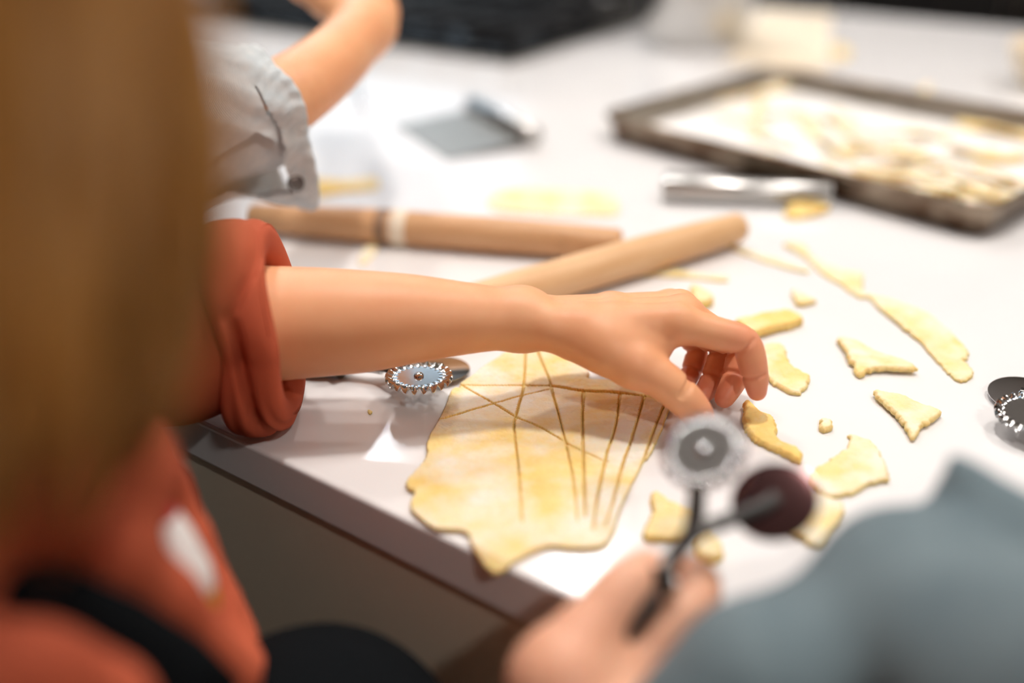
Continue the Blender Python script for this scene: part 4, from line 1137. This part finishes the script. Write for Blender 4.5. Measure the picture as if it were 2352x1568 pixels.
# its turned-back cuff
c0 = U(590, 262, .690); cax2 = U(690, 240, .705) - U(510, 284, .678)
def proj(p):
    q = np.asarray(p) - EYE; d = q @ np.array([0, math.cos(PITCH), -math.sin(PITCH)]); y = q @ np.array([0, math.sin(PITCH), math.cos(PITCH)]) / d; x = q[..., 0] / d
    cc_, ss_ = math.cos(ROLL), math.sin(ROLL); x, y = cc_ * x + ss_ * y, -ss_ * x + cc_ * y
    return 1176 + FPX * x, 784 - FPX * y, d
def cuff2(th, ph):
    ct_ = math.cos(th); up_, dn = max(0, ct_), max(0, -ct_)
    s1 = .0195 - .012 * up_ ** 2 + .003 * dn ** 3; s0 = -.075
    u = 1 - ph / math.pi if ph <= math.pi else ph / math.pi - 1          # 1 at the rim, 0 at the far end
    s = s0 + (s1 - s0) * u
    r = .0440 + .012 * up_ + .0085 * dn ** 2 + (-.012 * up_ ** 2 - .004 * (1 - abs(ct_)) + .0270 * dn ** 4) * max(0, (u - .45) / .55) ** 1.5
    r += .0014 * math.sin(5 * th + s * 90) * (.4 + u) + .0008 * math.sin(11 * th - s * 150) + .0006 * math.sin(31 * th + 5 * math.sin(s * 120)) * max(0, u - .5) * 2
    if ph > math.pi: r -= .0022 + .002 * (1 - u)
    elif u > .93: r += .0006
    return s, r, 0
V, F = ring_cloth(c0, cax2, UZ, cuff2, 220, 110)
px, py, pd = proj(V)
F = np.array(F); fc = V[F].mean(1); fx, fy, fd = proj(fc); near = fd < np.median(proj(c0 + np.zeros((1, 3)))[2]) + .004
hole = poly_mask(fx, fy, [(430, 480), (455, 385), (520, 345), (590, 303), (645, 328), (655, 372), (664, 415), (672, 445), (668, 466), (620, 452), (520, 440)])
sl = dist_line(fx, fy, np.array([(587, 200), (612, 250), (636, 292), (650, 345)], float)) < np.interp(fy, [195, 300, 345], [1.5, 5, 7])
F = F[~(near & (hole | sl))]
cf = link('turned_back_cuff', mesh_from('turned_back_cuff', V, F), M['chambray'], per2)
# snap button inside the hanging corner of the cuff
near_v = np.where((pd < proj(c0 + np.zeros((1, 3)))[2][0] + .012) & (abs(px - 690) < 14) & (abs(py - 434) < 18))[0]
i = near_v[np.argmin(pd[near_v])] if len(near_v) else int(np.argmin((px - 688) ** 2 + (py - 432) ** 2))
pv = V[i]; nn = unit(EYE - pv + np.array([.12, .0, .0])); pv = pv + nn * .0015; a_, b_, z_ = axes(np.cross(nn, UZ), nn)
MB().lathe([(.0058, -.001), (.0058, .0010), (.0052, .0016), (.0042, .0012), (.0038, .0006), (.0005, .0006)], 28, frame(pv, a_, b_, z_)).build('snap_button', M['snap'], cf, True, 40)

# person in the grey-blue shirt holding the cutter
c3 = (.345, -.085); sh3 = np.array([.232, -.005, 1.06]); A3 = U(2125, 1425, .36); B3 = U(1735, 1602, .352)
wr3 = [J(1330, 1690, .378, .0225), J(1420, 1760, .366, .0225), J(1560, 1745, .358, .024), J(1750, 1640, .352, .026)]
S = SDF(*box_of([U(1180, 1560, .37), U(1350, 1750, .37), U(1640, 1290, .41), U(1760, 1640, .35), U(1500, 1290, .40), U(1420, 1800, .36)], .035), .0016)
S.chain([j[0] for j in wr3], [j[1] for j in wr3], .01)
S.add(U(1310, 1660, .378), U(1290, 1560, .378), .022, .0190, .010); S.add(U(1360, 1670, .382), U(1430, 1580, .386), .022, .0150, .012)
S.add(U(1300, 1560, .380), U(1410, 1570, .388), .0170, .0150, .01)
tb = [J(1275, 1570, .380, .0165), J(1345, 1462, .384, .0128), J(1392, 1400, .388, .0112), J(1440, 1345, .392, .0104), J(1484, 1302, .396, .0078)]
S.chain([j[0] for j in tb[:2]], [j[1] for j in tb[:2]], .008); S.merge(finger_field(S, tb[1:], .004), .003)
hands3 = [[J(1440, 1575, .388, .0125), J(1520, 1478, .394, .0105), J(1580, 1400, .400, .0096), J(1612, 1345, .410, .0084), J(1585, 1312, .416, .0068)],
          [J(1440, 1605, .394, .0120), J(1545, 1510, .404, .0102), J(1600, 1440, .412, .0092), J(1590, 1392, .420, .0080), J(1545, 1385, .422, .0066)],
          [J(1425, 1635, .398, .0115), J(1530, 1560, .410, .0098), J(1575, 1495, .418, .0088), J(1555, 1452, .424, .0076), J(1510, 1450, .424, .0064)],
          [J(1410, 1665, .400, .0105), J(1495, 1610, .410, .0088), J(1540, 1550, .418, .0078), J(1525, 1512, .424, .0068), J(1490, 1508, .424, .0056)]]
for c_ in hands3: S.merge(finger_field(S, c_), .003)
nail(S, tb, EYE - tb[-1][0] + np.array([0, 0, .3]))
hm = S.mesh()
B = SDF((.05, -.36, 0), (.62, .22, 1.55), .009)
c, f, l, hc, hip = stand(B, c3, NY[:2], 1.14, (.5, .7, -.5), .95)
B.add(sh3, c - l * .14 + UZ * 1.06, .05, .05, .03); B.chain([sh3, A3], [.040, .033], .01)
rel = c - l * .19 - f * .02 + UZ * .85; B.chain([c - l * .14 + UZ * 1.06, rel, rel + f * .12 + UZ * .0], [.04, .034, .024], .02)
D = SDF(np.minimum(A3, B3) - .06, np.maximum(A3, B3) + .06, .005); D.chain([A3, B3], [.024, .022], .01)
V, F = join_meshes([hm, B.mesh(), D.mesh()])
per3 = tag(link('person', mesh_from('person', V, F), M['skin2']), 'person in a grey-blue shirt holding up a pastry cutter in the foreground', 'person')
S = SDF((.02, -.36, .55), (.62, .36, 1.20), .005)
S.add(c + UZ * 1.04, c + UZ * .62, .115, .125, .03, f, 1.2); S.add(sh3, c - l * .14 + UZ * 1.07, .056, .056, .04)
S.chain([sh3, A3], [.058, .0395], .02); S.add(A3, A3, .0395); S.chain([A3, B3], [.030, .030], .008); S.chain([B3, U(1640, 1690, .351)], [.0345, .032], .006)
S.chain([U(2180, 1018, .378), U(2235, 1130, .374), U(2330, 1270, .368), U(2420, 1420, .36)], [.003, .010, .022, .03], .012)
S.chain([c - l * .14 + UZ * 1.06, rel, rel + f * .06], [.056, .046, .042], .02)
S.wrinkle(.0045, 62, 9); V, F = S.mesh(); link('shirt', mesh_from('shirt', V, F), M['denim'], per3)
trousers(per3, c, f, l, hip, M['black']); hair(per3, hc, .97, f, M['hair2'], 500, 5, .10)
